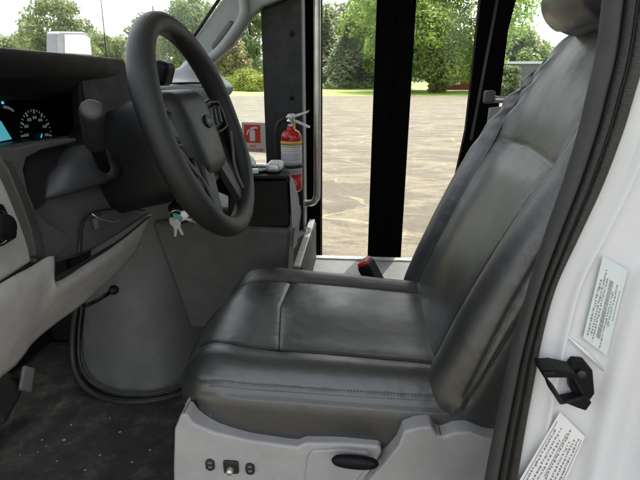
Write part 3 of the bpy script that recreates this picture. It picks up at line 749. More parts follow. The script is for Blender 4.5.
# cubby : flat black patch painted as the shade of a hollow
cub = [P(x, y, X=X) for x, y, X in ((26, 156, -.462), (50, 148, -.46), (76, 143, -.455), (62, 162, -.455), (48, 172, -.455), (44, 190, -.452), (46, 202, -.45), (36, 210, -.45), (28, 196, -.452), (24, 178, -.455))]
MB().prism(cub, (-.004, 0, 0)).build('cubby_shade', 'gap', da)
ridge = [(-6, 146), (6, 166), (16, 188), (25, 212), (32, 238), (37, 263), (56, 257), (73, 242), (68, 234), (48, 222), (36, 209), (28, 190), (24, 170), (27, 158), (42, 150), (77, 142), (77, 138), (38, 143), (14, 148)]
MB().prism([P(x, y, X=-.443 + .006 * (x / 70)) for x, y in ridge], (-.03, 0, 0)).build('cubby_surround', 'dgrey', da, bevel=.004, seg=3)
patch('column_apron', [
    [P(52, 152, X=-.470), P(72, 146, X=-.452), P(96, 143, X=-.440), P(120, 142, X=-.436)],
    [P(46, 172, X=-.468), P(70, 164, X=-.440), P(96, 158, X=-.424), P(122, 156, X=-.420)],
    [P(44, 197, X=-.462), P(70, 190, X=-.440), P(98, 182, X=-.424), P(126, 173, X=-.418)],
    [P(44, 201, X=-.470), P(70, 194, X=-.452), P(98, 186, X=-.440), P(128, 177, X=-.436)]], 'column', da, 6, 5, .005, 1)
MB().box(P(9, 154, X=-.50), (.002, .035, .006)).build('warning_strip', 'black', da)
# pale panel with headlamp knob
pale = [P(-60, 130, X=-.43) + Vector((0, -.12, 0))] + [P(x, y, X=X) for x, y, X in ((0, 172, -.43), (10, 193, -.425), (20, 222, -.42), (30, 246, -.42), (33, 262, -.42), (0, 284, -.42))] + [P(-60, 318, X=-.42) + Vector((0, -.12, -.02))]
MB().prism(pale, (-.02, 0, 0)).build('headlamp_panel', 'lgrey', da, bevel=.006, seg=3)
MB().prism([P(x, y, X=X) for x, y, X in ((0, 158, -.438), (8, 170, -.436), (22, 203, -.432), (32, 232, -.428), (36, 256, -.428), (48, 262, -.44), (50, 250, -.44), (38, 220, -.44), (24, 186, -.44), (12, 160, -.44))], (-.02, 0, 0)).build('panel_edge_trim', 'dgrey', da, bevel=.003)
kb = P(2, 224, X=-.417)
MB().prism([P(x, y, X=-.417) for x, y in ((-20, 202), (4, 204), (9, 214), (18, 232), (17, 238), (4, 246), (-20, 250))], (-.006, 0, 0)).build('switch_bezel', 'vblack', da, bevel=.002)
kn = MB().lathe([(.020, 0), (.020, .004), (.016, .006), (.015, .016), (.013, .018)], 32, Matrix.Translation(kb + Vector((.0, -.012, 0))) @ Matrix.Rotation(R(90), 4, 'Y')).build('headlamp_knob', 'vblack', da, smooth=True)
MB().tube([kb + Vector((.005, -.012 + .0195 * math.cos(2 * PI * i / 40), .0195 * math.sin(2 * PI * i / 40))) for i in range(40)], .0009, 6, closed=True).build('knob_ring', 'chrome', kn, smooth=True)
# stone grey lower steering cover
patch('knee_panel', [
    [(P(-60, 320, X=-.41) + Vector((0, -.12, 0))), P(0, 284, X=-.41), P(30, 268, X=-.41), P(54, 256, X=-.41), P(56, 279, X=-.412), P(92, 258, X=-.415), P(128, 236, X=-.42), P(152, 215, X=-.43)],
    [(P(-60, 350, X=-.41) + Vector((0, -.12, 0))), P(0, 305, X=-.405), P(26, 294, X=-.405), P(50, 280, X=-.405), P(60, 290, X=-.405), P(92, 272, X=-.41), P(124, 250, X=-.42), P(146, 228, X=-.435)],
    [(P(-60, 395, X=-.43) + Vector((0, -.12, 0))), P(0, 352, X=-.425), P(20, 338, X=-.425), P(36, 322, X=-.425), P(60, 305, X=-.425), P(86, 288, X=-.43), P(114, 268, X=-.435), P(140, 244, X=-.445)],
    [(P(-60, 415, X=-.46) + Vector((0, -.12, 0))), P(0, 378, X=-.455), P(22, 358, X=-.455), P(34, 342, X=-.455), P(58, 322, X=-.455), P(84, 303, X=-.455), P(112, 277, X=-.46), P(132, 258, X=-.465)]], 'lgrey', da, 5, 6, .006, 1)
MB().tube(cr([P(55, 258, X=-.412), P(54.5, 268, X=-.412), P(55, 279, X=-.41), P(72, 270, X=-.41), P(92, 258, X=-.412), P(120, 240, X=-.418), P(150, 216, X=-.428)], 5), [.0022] * 8 + [.004] * 8 + [.003] * 8 + [.002] * 7, 8).build('panel_gap', 'gap', da, smooth=True)
# release handle pocket
MB().prism([P(x, y, X=-.436) for x, y in ((80, 252), (83, 225), (88, 215), (110, 209), (135, 207), (148, 212), (130, 226), (95, 247))], (-.003, 0, 0)).build('handle_pocket', 'dgrey', da)
MB().tube(cr([P(81, 255, X=-.434), P(82, 232, X=-.434), P(86, 218, X=-.434), P(98, 211, X=-.434), P(130, 208, X=-.434), P(147, 211, X=-.434)], 5), .0016, 8).build('pocket_edge', 'gap', da, smooth=True)
V, Nn, F = rbox(.006, .016, .011, .005, .003); c = P(99, 222, X=-.43); hd = MB().add([c + v for v in V], F).build('release_handle', 'dgrey', da, smooth=True)
MB().tube([P(92, 214, X=-.424), P(100, 219, X=-.422), P(112, 222, X=-.424), P(118, 221, X=-.428)], .0013, 8).build('handle_wire', 'steel', hd, smooth=True)
# bolt head peeking under the cover
MB().lathe([(.004, -.02), (.0085, 0), (.0095, .006), (.0085, .012)], 20, Matrix.Translation(P(113, 290, X=-.46)) @ Matrix.Rotation(R(60), 4, 'X') @ Matrix.Rotation(R(40), 4, 'Y')).build('cover_bolt', 'vblack', da, smooth=True)
MB().tube([P(86, 306, X=-.47), P(98, 300, X=-.47), P(112, 291, X=-.47)], [.003, .004, .004], 8).build('cover_bracket', 'vblack', da, smooth=True)
# passenger side of the dash, sky reflection put into its pale colour
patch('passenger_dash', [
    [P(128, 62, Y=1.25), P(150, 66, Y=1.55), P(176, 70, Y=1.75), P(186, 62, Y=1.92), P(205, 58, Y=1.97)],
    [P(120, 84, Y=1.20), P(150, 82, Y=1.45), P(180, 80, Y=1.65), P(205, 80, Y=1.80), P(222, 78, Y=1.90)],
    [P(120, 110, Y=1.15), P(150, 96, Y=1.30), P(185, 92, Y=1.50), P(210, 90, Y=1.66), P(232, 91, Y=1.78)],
    [P(100, 170, Y=1.15), P(130, 150, Y=1.30), P(160, 130, Y=1.50), P(185, 115, Y=1.66), P(205, 105, Y=1.75)]], 'dashtop_lit', da, 6, 6, .006)
for k in range(3):
    MB().tube([P(162, 84 + k * 4.5, Y=1.43), P(190, 83 + k * 4.4, Y=1.55), P(214, 83 + k * 4.3, Y=1.68)], .0035, 6).build('vent_slat', 'vblack', da, smooth=True)
V, Nn, F = rbox(.022, .035, .032, .016, .005)
MB().add([P(163, 73, Y=1.30) + (Matrix.Rotation(R(20), 3, 'Y') @ v) for v in V], F).build('dash_box', 'vblack', da, smooth=True)  # plain black box mounted on the dash

# ------------------------------------------------------------------ engine cover and console
ec = thing('engine_cover', 'dark grey engine cover with black rubber seal between the footwells', 'engine cover', (-.5, 1.2, .64))
def G(x, y, Y): return P(x, y, Y=Y)
patch('side_cover', [
    [G(96, 190, 1.20), G(118, 190, 1.17), G(132, 190, 1.165), G(158, 190, 1.20), G(190, 190, 1.26)],
    [G(92, 262, 1.18), G(112, 262, 1.15), G(128, 262, 1.145), G(160, 262, 1.18), G(200, 262, 1.26)],
    [G(86, 310, 1.15), G(105, 310, 1.12), G(130, 310, 1.11), G(165, 310, 1.14), G(215, 310, 1.26)],
    [G(82, 350, 1.13), G(95, 352, 1.10), G(130, 355, 1.085), G(170, 355, 1.115), G(220, 350, 1.26)],
    [G(84, 378, 1.11), G(100, 390, 1.08), G(130, 397, 1.06), G(170, 392, 1.085), G(220, 380, 1.26)]], 'mgrey', ec, 8, 6, .006)
MB().tube(cr([G(92, 285, 1.17), G(78, 305, 1.15), G(73, 335, 1.13), G(74, 365, 1.10), G(84, 386, 1.07), G(104, 398, 1.05), G(130, 402, 1.04), G(160, 399, 1.06), G(200, 388, 1.12)], 6), .010, 12).build('rubber_seal', 'rubber', ec, smooth=True)
MB().tube(cr([G(82, 306, 1.14), G(79, 335, 1.12), G(80, 362, 1.09), G(90, 381, 1.065), G(108, 391, 1.045), G(130, 395, 1.035), G(160, 392, 1.05), G(200, 380, 1.11)], 6), .0045, 8).build('seal_lip', 'black', ec, smooth=True)
MB().box((-.62, 1.62, .89), (.28, .36, .26)).build('cover_body', 'vblack', ec, bevel=.03)
cn = thing('centre_console', 'dark grey console box with open tray on top beside the driver seat', 'console', (-.35, 1.25, .64))
YC = 1.16
MB().prism([G(150, 222, YC), G(291, 229, YC), G(288, 262, YC), G(285, 330, YC), G(190, 330, YC), G(172, 280, YC)], (0, .14, 0)).build('lower_box', 'dgrey', cn, bevel=.015, seg=4)
MB().prism([G(228, 181, YC + .01), G(288, 180, YC + .01), G(290.5, 227, YC + .01), G(228, 229, YC + .01)], (-.02, .125, 0)).build('upper_box', 'vblack', cn, bevel=.006)
zt_ = G(260, 180, YC).z
xl = G(228, 180, YC).x; xr = G(288, 180, YC).x
MB().prism([(xl - .01, YC + .003, zt_ + .002), (xr + .004, YC + .003, zt_ + .002), (xr + .002, YC + .05, zt_ + .002), (G(284, 168, YC + .145).x, YC + .145, zt_ + .002), (xl - .01, YC + .145, zt_ + .002)], (0, 0, .008)).build('tray_top', 'vblack', cn, bevel=.002)
# pale end wall
MB().prism([G(289.5, 181, YC + .012), G(286, 173, YC + .10), G(292, 180, YC + .11), G(297, 198, YC + .11), G(298, 218, YC + .08), G(292, 228, YC + .012)], (.006, 0, 0)).build('end_panel', 'pillar', cn, bevel=.001)
MB().prism([G(294, 222, YC + .06), G(299, 205, YC + .14), G(300, 212, YC + .14), G(296, 244, YC + .10), G(292, 250, YC + .06)], (.004, 0, 0)).build('end_panel', 'pillar', cn, bevel=.001)
# things on the tray
zt2 = zt_ + .0105
def onT(px, Y):
    a = P(px, 170, Y=Y); return Vector((a.x, Y, zt2))
cup = thing('cup_holder', 'black and white plastic cup holder insert lying on the console tray', 'cup holder', tuple(onT(258, YC + .10)))
c = onT(259, YC + .08)
MB().tube([c + Vector((.030 * math.cos(2 * PI * i / 36), .034 * math.sin(2 * PI * i / 36), .006)) for i in range(36)], .004, 8, closed=True).build('ring', 'alu', cup, smooth=True)
MB().box(c + Vector((-.005, -.045, .006)), (.014, .008, .006)).build('tab', 'mirrorwhite', cup, bevel=.002)
MB().lathe([(.034, 0), (.036, .004)], 30, Matrix.Translation(c)).build('mat', 'black', cup, smooth=True)
bt = thing('radio_handset', 'silver and white device lying at the right end of the tray', 'handset', tuple(onT(276, YC + .13)))
c = onT(275, YC + .07)
V, Nn, F = rbox(.020, .036, .012, .010, .003); MB().add([c + v + Vector((0, 0, .014)) for v in V], F).build('body', 'alu', bt, smooth=True)
MB().box(c + Vector((.004, -.01, .027)), (.012, .02, .002)).build('cap', 'mirrorwhite', bt, bevel=.001)
rg = thing('cable_coil', 'white coiled cable resting on the console tray behind the wheel', 'cable', tuple(onT(247, YC + .2)))
pts = [onT(247, YC + .09) + Vector((.022 * math.cos(t) * (1 - t / 40), .03 * math.sin(t), .008 + .035 * abs(math.sin(t * .5)))) for t in [i * .35 for i in range(40)]]
MB().tube(pts, .004, 8).build('cord', 'mirrorwhite', rg, smooth=True)

# ------------------------------------------------------------------ pedals, mat
pd = thing('brake_pedal', 'worn brown rubber brake pedal at the left edge of the footwell', 'pedal', tuple(P(0, 398, Y=.90)))
c = P(0, 396, Y=.92); mm = Matrix.Translation(c) @ Matrix.Rotation(R(-25), 4, 'Y') @ Matrix.Rotation(R(20), 4, 'X')
V, Nn, F = rbox(.012, .06, .045, .010, .004); MB().add([mm @ v for v in V], F).build('pad', 'rubber2', pd, smooth=True)
MB().tube([mm @ Vector((-.01, 0, 0)), mm @ Vector((-.1, .0, .15))], .01, 10).build('arm', 'vblack', pd, smooth=True)
pd2 = thing('accelerator_pedal', 'small grey accelerator pedal beside the brake pedal', 'pedal', tuple(P(26, 380, Y=.98)))
c = P(27, 379, Y=.98); mm = Matrix.Translation(c) @ Matrix.Rotation(R(-35), 4, 'Y') @ Matrix.Rotation(R(35), 4, 'X')
V, Nn, F = rbox(.006, .035, .017, .005, .003); MB().add([mm @ v for v in V], F).build('pad', 'mgrey', pd2, smooth=True)
MB().tube([mm @ Vector((0, 0, 0)), mm @ Vector((-.06, .03, .10))], .007, 8).build('arm', 'vblack', pd2, smooth=True)

mbd = MB(); rnd = random.Random(9)
for px, py in ((42, 440), (46, 446), (70, 443), (64, 440), (71, 425), (38, 452), (100, 455), (120, 432), (57, 461), (85, 470), (132, 462), (110, 418), (20, 455), (150, 450)):
    q_ = P(px, py, Z=.648); s_ = rnd.uniform(.0012, .0032)
    mbd.lathe([(s_ * .5, -s_ * .4), (s_, 0), (s_ * .7, s_ * .5)], 6, Matrix.Translation(q_) @ Matrix.Rotation(rnd.uniform(0, 3), 4, 'Z') @ Matrix.Diagonal((1.5, 1, 1, 1)))
tag(mbd.build('floor_grit', plain('grit', (.28, .27, .24), .8)), 'pale grit and crumbs scattered on the dirty black carpet', 'grit', kind='stuff')
# ------------------------------------------------------------------ bus body
bb = thing('bus_body', 'shuttle bus body shell with cab floor, step edge and dark door jambs', 'bus body', (.5, 1.2, .5))
Z0 = .64
mb = MB()
gv = []; gf = []; nx, ny = 90, 60
for i in range(nx + 1):
    for j in range(ny + 1):
        x = -1.2 + 1.25 * i / nx; y = .40 + .93 * j / ny
        gv.append((x, y, Z0 + .004 * noise.noise(Vector((x * 9, y * 9, 0))) + .003 * noise.noise(Vector((x * 40, y * 40, 3)))))
gf = [(i * (ny + 1) + j, (i + 1) * (ny + 1) + j, (i + 1) * (ny + 1) + j + 1, i * (ny + 1) + j + 1) for i in range(nx) for j in range(ny)]
obj('footwell_carpet', gv, gf, 'carpet', bb, smooth=True)
MB().box((1.5, 1.36, Z0 - .03), (1.8, .87, .028)).build('floor', 'floorgrey', bb)
MB().box((-.8, 1.36, Z0 - .04), (.5, .87, .026)).box((-1.08, 1.3, .8), (.03, .95, .3)).box((-.98, 1.75, .85), (.25, .4, .25)).build('firewall', 'gap', bb, bevel=.01)
MB().box((1.0, 2.21, Z0 - .004), (1.27, .018, .012)).build('step_edge', 'alu', bb, bevel=.003)
# roof, rear wall, near wall behind the driver, cowl
MB().box((1.2, 1.32, 2.32), (2.0, 1.12, .04)).build('roof', 'white', bb)  # unseen front overhang added to keep sun off the dash
MB().box((3.1, 1.32, 1.3), (.04, 1.12, 1.0)).build('rear_wall', 'panelgrey', bb)
MB().box((1.85, .36, .95), (1.35, .03, .62)).box((1.85, .36, 2.2), (1.35, .03, .12)).box((.60, .36, 1.45), (.12, .03, .9)).box((1.9, .36, 1.75), (.05, .03, .35)).build('near_wall', 'panelgrey', bb)
MB().box((-1.15, 1.25, 1.08), (.12, 1.0, .34)).build('cowl', 'vblack', bb)

# passenger side : charcoal jamb column, black posts
def vpost(name, x0, x1, Y, th, z0, z1, mat, ref=100, bevel=.003, parent=bb):
    a = P(x0, ref, Y=Y).x; b = P(x1, ref, Y=Y).x
    return MB().box(((a + b) / 2, Y + th / 2, (z0 + z1) / 2), ((b - a) / 2, th / 2, (z1 - z0) / 2)).build(name, mat, parent, bevel=bevel)
vpost('jamb_column', 264, 302, 2.08, .14, Z0, 2.3, 'dpanel')
vpost('jamb_trim', 301.2, 303.4, 2.10, .10, Z0, 2.3, 'panelgrey', bevel=.001)
for y in (34, 98):
    c = P(292, y, Y=2.08)
    MB().lathe([(.010, 0), (.010, .002), (.006, .004)], 16, Matrix.Translation(c) @ Matrix.Rotation(R(90), 4, 'X')).build('screw', 'vblack', bb, smooth=True)
vpost('jamb_post', 304.2, 320.5, 2.28, .06, .3, 2.3, 'doorblack')
# ledge beside the step well
za = P(290, 262, Y=1.62)
xa, xb = P(278, 262, Y=1.62).x, P(303, 262, Y=1.62).x
MB().box(((xa + xb) / 2 - .02, 1.9, Z0 + .1), ((xb - xa) / 2 + .02, .30, .095)).build('step_side_box', 'dpanel', bb, bevel=.003)
for px0, px1, w in ((277, 282, 0), (294, 301, 0)):
    a = P(px0, 262, Y=1.62); b = P(px1, 262, Y=1.62); e = b.x - a.x
    MB().box(((a.x + b.x) / 2, 1.9, Z0 + .20), (e / 2, .31, .006)).build('edge_strip', 'alu', bb, bevel=.002)
MB().box((P(281, 250, Y=1.55).x - .02, 1.50, Z0 + .15), (.012, .05, .06)).build('reflector', 'red', bb, bevel=.003)
# passenger side wall behind the door: low panel, window opening above
xw = P(490, 60, Y=2.2).x
MB().box((xw + 1.35, 2.42, 1.0), (1.35, .03, .36)).build('side_panel', 'panelgrey', bb, bevel=.004)
MB().box((xw + 1.35, 2.42, 2.22), (1.35, .03, .09)).box((xw + 1.2, 2.42, 1.75), (.05, .03, .4)).build('window_frame', 'vblack', bb)
wp = MB().box((xw + .6, 2.43, 1.75), (.6, .003, .40)).build('window_pane', 'glass', bb)
# header above the entry door and front quarter
MB().box((.15, 2.40, 2.22), (.9, .05, .13)).build('door_header', 'vblack', bb)
MB().box((-.80, 2.34, .80), (.50, .03, .25)).build('front_side_panel', 'dpanel', bb)
xA = P(200, 140, Y=2.25).x; xB = P(264, 140, Y=2.25).x
qp = MB().box(((xA + xB) / 2 - .1, 2.27, 1.7), ((xB - xA) / 2 + .12, .003, .56)).build('quarter_window', 'glass', bb)
# modesty panel behind the entry door (grey) 
MB().prism([P(490, 108, Y=1.75), P(530, 104, Y=1.75), P(560, 260, Y=1.75), P(470, 260, Y=1.75)], (0, .02, 0)).build('modesty_panel', 'panelgrey', bb, bevel=.004)
# outside shell pieces of the front
ws = [P(-60, 70, X=-1.02), P(240, 110, Y=2.3), P(262, -10, Y=2.25), P(262, -60, Y=2.1), P(-60, -160, X=-.75)]
wv = [(-1.10, .25, 1.24), (-1.10, 2.12, 1.24), (-.31, 2.12, 2.26), (-.31, .25, 2.26)]
obj('windscreen', wv, [(0, 1, 2, 3)], 'windscreen', bb)

# passenger A pillar with grab handle
ap = thing('windscreen_pillar', 'pale grey windscreen pillar trim with a moulded grab handle', 'pillar', tuple(P(200, 60, Y=2.05)))
YA = 2.02
def G2(x, y, Y=YA): return P(x, y, Y=Y)
MB().prism([G2(226, -6), G2(190, 44), G2(188, 62), G2(203, 66), G2(212, 64), G2(232, 46), G2(252, 16), G2(262, 6), G2(330, -20), G2(330, -60), G2(240, -60)], (0, .05, 0)).build('trim', 'pillar', ap, bevel=.012, seg=4)
grip = MB().tube(cr([G2(242, -4, YA - .02), G2(244, 12, YA - .035), G2(238, 26, YA - .045), G2(222, 48, YA - .04), G2(208, 60, YA - .025), G2(200, 62, YA - .01)], 6), .019, 14).build('grab_handle', 'pillar', ap, smooth=True)
MB().tube(cr([G2(233, 22, YA - .008), G2(229, 28, YA - .012), G2(220, 40, YA - .012), G2(213, 49, YA - .008)], 5), [.006] + [.016] * 5 + [.017] * 4 + [.015] * 4 + [.012, .006], 10).build('finger_slot', 'mgrey', ap, smooth=True)
MB().tube([G2(224, -8, YA - .004), G2(205, 20, YA - .004), G2(190, 42, YA - .004)], .007, 8).build('glass_seal', 'rubber', ap, smooth=True)

# ------------------------------------------------------------------ entry door
ed = thing('entry_door', 'black framed bus entry door with tall clear glass leaves', 'door', tuple(P(400, 250, Y=2.35)))
YE = 2.33
def leafp(name, x0, x1, ref=100, th=.035):
    return vpost(name, x0, x1, YE, th, .30, 2.2, 'doorblack', ref, .004, ed)
leafp('stile', 316, 322.0); leafp('stile', 373.3, 392); leafp('stile', 392.2, 410.5); leafp('stile', 469.5, 500)
MB().box((P(432, 100, Y=YE).x - .02, YE + .015, 2.17), (.42, .014, .03)).box((P(400, 100, Y=YE).x, YE + .015, .33), (.45, .014, .04)).build('rail', 'vblack', ed)
for x0, x1 in ((321, 374), (409, 470)):
    a = P(x0, 100, Y=YE).x; b = P(x1, 100, Y=YE).x
    MB().box(((a + b) / 2, YE + .02, 1.25), ((b - a) / 2, .003, .93)).build('glass_pane', 'doorglass', ed)
MB().prism([P(484, -30, Y=2.28), P(524, -30, Y=2.28), P(487, 112, Y=2.28), P(474, 150, Y=2.28), P(452, 250, Y=2.28), P(440, 250, Y=2.28), P(466, 130, Y=2.28)], (0, .04, 0)).build('seal_leaf', 'doorblack', ed, bevel=.002)
MB().tube([P(498, -4, Y=2.26), P(486, 60, Y=2.26), P(471, 140, Y=2.26)], .007, 8).build('edge_bead', 'dgrey', ed, smooth=True)

# grab rails
gr = thing('grab_rail', 'vertical steel grab rail curving back at the foot of the entry door', 'grab rail', tuple(P(317, 200, Y=2.12)))
YR = 2.10
top = P(317.2, 110, Y=YR)
MB().tube(cr([Vector((top.x, YR, 2.27)), Vector((top.x, YR, 1.6)), P(317, 185, Y=YR), P(316.2, 197, Y=YR), P(312.5, 202.5, Y=YR), P(304, 203, Y=YR + .02)], 8), .0155, 16).build('rail', 'steel', gr, smooth=True)
MB().lathe([(.028, 0), (.028, .006)], 20, Matrix.Translation(P(303.5, 203, Y=YR + .02)) @ Matrix.Rotation(R(90), 4, 'Y')).build('flange', 'steel', gr, smooth=True)
g2 = thing('stanchion_rail', 'short horizontal steel rail above the grey modesty panel behind the seat', 'grab rail', tuple(P(495, 100, Y=1.74)))
MB().tube([P(487, 99, Y=1.74), P(510, 100, Y=1.74), P(545, 101, Y=1.74)], .012, 14).build('rail', 'steel', g2, smooth=True)
V, Nn, F = rbox(.017, .022, .022, .010, .004); MB().add([P(489, 97, Y=1.74) + v for v in V], F).build('joint', 'dgrey', g2, smooth=True)

# ------------------------------------------------------------------ fire extinguisher
fx = P(292.5, 190, Y=1.98)
H0 = P(293, 191, Y=1.98).z; H1 = P(293, 129, Y=1.98).z
fe = thing('fire_extinguisher', 'red fire extinguisher with white label strapped to the charcoal jamb', 'fire extinguisher', tuple(fx))
rF = .044; Hh = H1 - H0
T = Matrix.Translation((fx.x, 1.98, H0))
body = MB().lathe([(.0, 0), (rF * .8, .0), (rF, .012)] + [(rF, Hh * .1 * i) for i in range(1, 9)] + [(rF, Hh * .87), (rF * .97, Hh * .905), (rF * .88, Hh * .94), (rF * .72, Hh * .97), (rF * .5, Hh * .99), (rF * .42, Hh * 1.0), (rF * .40, Hh * 1.04)], 40, T).build('cylinder', 'red', fe, smooth=True)
def wrap(name, z0, z1, a0, a1, r, mat, parent, th=.001):
    v = []; f = []; k = 24
    for i in range(k + 1):
        a = R(a0 + (a1 - a0) * i / k)
        for z in (z0, z1): v.append(T @ Vector((r * math.cos(a), r * math.sin(a), z)))
    f = [(2 * i, 2 * i + 2, 2 * i + 3, 2 * i + 1) for i in range(k)]
    return obj(name, v, f, mat, parent, smooth=True, solid=th, off=1)
lb = wrap('instruction_label', Hh * .30, Hh * .82, 190, 350, rF + .0006, 'label2', body)
wrap('yellow_band', Hh * .765, Hh * .815, 192, 348, rF + .0022, 'yellow', body)
rnd = random.Random(2)
mbv = []; mbf = []
for row in range(13):
    z = Hh * (.335 + row * .033)
    if row in (5,): continue
    a = 215
    while a < 330:
        w = rnd.uniform(4, 13); k = len(mbv); th = Hh * (.008 if row % 4 else .013)
        for aa in (a, a + w):
            for zz in (z, z + th): mbv.append(T @ Vector(((rF + .0024) * math.cos(R(aa)), (rF + .0024) * math.sin(R(aa)), zz)))
        mbf.append((k, k + 2, k + 3, k + 1)); a += w + rnd.uniform(2, 4)
obj('printed_text', mbv, mbf, 'ink', lb)
wrap('strap', Hh * .40, Hh * .455, 150, 390, rF + .003, 'rubber2', fe, .002)
wrap('class_panel', Hh * .08, Hh * .25, 200, 340, rF + .0006, 'signred', body)
cc = T @ Vector((rF * math.cos(R(282)) * 1.04, rF * math.sin(R(282)) * 1.04, Hh * .16))
MB().tube([cc + Vector((.014 * math.cos(2 * PI * i / 24), 0, .014 * math.sin(2 * PI * i / 24))) for i in range(24)], .0016, 6, closed=True).build('class_mark', 'label2', body, smooth=True)
MB().prism([cc + Vector((-.006, -.001, -.006)), cc + Vector((.006, -.001, -.006)), cc + Vector((0, -.001, .008))], (0, .002, 0)).build('class_mark', 'label2', body)
tp = T @ Vector((0, 0, Hh * 1.03))
valve = MB().lathe([(.014, 0), (.016, .006), (.013, .012), (.013, .03), (.016, .034), (.016, .05), (.010, .055)], 20, Matrix.Translation(tp)).build('valve', 'alu', fe, smooth=True)
MB().prism([tp + Vector(q) for q in ((-.022, -.012, .046), (.02, -.012, .052), (.07, -.012, .066), (.078, -.012, .070), (.072, -.012, .059), (.02, -.012, .040), (-.02, -.012, .036))], (0, .024, 0)).build('top_lever', 'alu', fe, bevel=.002)
MB().prism([tp + Vector(q) for q in ((.008, -.010, .034), (.04, -.010, .022), (.078, -.010, .004), (.080, -.010, -.002), (.07, -.010, -.003), (.03, -.010, .014), (.008, -.010, .022))], (0, .02, 0)).build('carry_handle', 'alu', fe, bevel=.002)
MB().lathe([(.012, 0), (.012, .010)], 20, Matrix.Translation(tp + Vector((-.004, -.012, .024))) @ Matrix.Rotation(R(90), 4, 'X')).build('gauge', 'chrome', fe, smooth=True)
MB().tube(cr([tp + Vector((.012, -.014, .03)), tp + Vector((.018, -.018, .012)), tp + Vector((.012, -.02, -.006)), tp + Vector((.02, -.02, .0))], 4), .003, 6).build('safety_tag', 'yellow', fe, smooth=True)
MB().tube(cr([tp + Vector((-.012, 0, .030)), tp + Vector((-.035, -.004, .030)), tp + Vector((-.058, -.006, .005)), tp + Vector((-.066, -.006, -.05)), tp + Vector((-.062, -.006, -.13)), tp + Vector((-.05, -.006, -.2))], 6), .008, 10).build('hose', 'rubber', fe, smooth=True)
MB().box(T @ Vector((-.055, -.01, Hh * .44)), (.02, .006, .003)).build('strap_buckle', 'steel', fe, bevel=.001)
MB().box(T @ Vector((0, .065, Hh * .5)), (.025, .03, .12)).build('bracket', 'vblack', fe, bevel=.002)

# sign on the quarter window
sg = thing('fire_extinguisher_sign', 'small red and white fire extinguisher sticker on the side window', 'sign', tuple(P(254, 140, Y=2.25)))
YG = 2.262
MB().prism([P(x, y, Y=YG) for x, y in ((241.5, 122), (265.5, 123), (266, 153), (242.5, 151.5))], (0, .001, 0)).build('backing', plain('sticker_film', (.68, .58, .50), .4, var=.02), sg)
MB().prism([P(x, y, Y=YG - .001) for x, y in ((243.5, 124.5), (260, 125), (260.5, 143), (244.5, 142.3))], (0, .0008, 0)).build('red_field', 'signred', sg, bevel=.0)
def SGP(pts, mat, name, d=.002): return MB().prism([P(x, y, Y=YG - d) for x, y in pts], (0, .0008, 0)).build(name, mat, sg)
SGP(((249.5, 131.5), (251, 130), (253.5, 130), (255, 131.5), (255.2, 141.2), (249.8, 141)), 'label2', 'pictogram')
SGP(((250.8, 129.6), (250.8, 127.5), (255.5, 126.6), (257.8, 127.6), (257.6, 128.6), (253.6, 128.6), (253.6, 129.6)), 'label2', 'pictogram')
SGP(((250.6, 128.6), (247.4, 130.4), (246.3, 135), (247.5, 135), (248.5, 131.4), (250.6, 129.8)), 'label2', 'pictogram')
mt = Matrix.Translation(P(253, 146.3, Y=YG - .001)) @ Matrix.Rotation(R(90), 4, 'X')
text('FIRE', .017, 'signred', 'lettering', sg, mt, ext=.0003)
mt = Matrix.Translation(P(254, 150, Y=YG - .001)) @ Matrix.Rotation(R(90), 4, 'X')
text('EXTINGUISHER', .017, 'signred', 'lettering', sg, mt, ext=.0003, wid=.094)

# ------------------------------------------------------------------ outside fittings
mr_ = thing('fender_mirror', 'white rectangular mirror outside the windscreen', 'mirror', tuple(P(75, 44, X=-1.6)))
XM = -1.55
MB().prism([P(x, y, X=XM) for x, y in ((57, 54), (57, 33), (60, 31.5), (84, 32), (89, 34), (92, 56))], (-.06, 0, 0)).build('housing', 'panelgrey', mr_, bevel=.008)
MB().prism([P(x, y, X=XM + .004) for x, y in ((65, 53), (65, 35), (85, 35), (90, 38), (92, 55))], (-.004, 0, 0)).build('mirror_glass', 'mirrorwhite', mr_, bevel=.002)
MB().tube([P(78, 54, X=XM - .03), P(78, 90, X=XM - .05)], .012, 10).build('arm', 'vblack', mr_, smooth=True)
an = thing('radio_antenna', 'thin black whip antenna rising beyond the windscreen', 'antenna', tuple(P(107, 62, X=-1.5)))
MB().tube([P(107, 64, X=-1.5), P(104, 30, X=-1.5), P(99, -20, X=-1.5)], [.0035, .0028, .002], 8).build('whip', 'vblack', an, smooth=True)
MB().lathe([(.014, 0), (.012, .02), (.005, .04)], 16, Matrix.Translation(P(107, 68, X=-1.5))).build('base', 'vblack', an, smooth=True)
bh = MB().box((-1.75, 1.3, .95), (.6, .9, .35)).build('bonnet', 'white', bb, bevel=.1, seg=4)

# ------------------------------------------------------------------ ground
def sheet(name, x0, x1, y0, y1, z, mat, kind='structure', nx=1, ny=1):
    v = [(x0 + (x1 - x0) * i / nx, y0 + (y1 - y0) * j / ny, z) for i in range(nx + 1) for j in range(ny + 1)]
    f = [(i * (ny + 1) + j, (i + 1) * (ny + 1) + j, (i + 1) * (ny + 1) + j + 1, i * (ny + 1) + j + 1) for i in range(nx) for j in range(ny)]
    o = obj(name, v, f, mat); o['kind'] = kind; return o
sheet('ground', -1500, 1500, -800, 2200, 0, 'lawn')
def hz(Y): return 0 if Y < 50 else min(1.0, (Y - 50) * .0125)
bank = obj('lawn', [(x, y, z) for y, z in ((49.9, -.01), (50.6, .03), (70, .25), (90, .5), (130, 1.0), (260, 1.05), (261, -.1)) for x in (-260, 260)], [(2 * i, 2 * i + 1, 2 * i + 3, 2 * i + 2) for i in range(6)], 'lawn'); bank['kind'] = 'structure'
sheet('parking_lot', -90, 60, -20, 50, .02, 'asphalt')

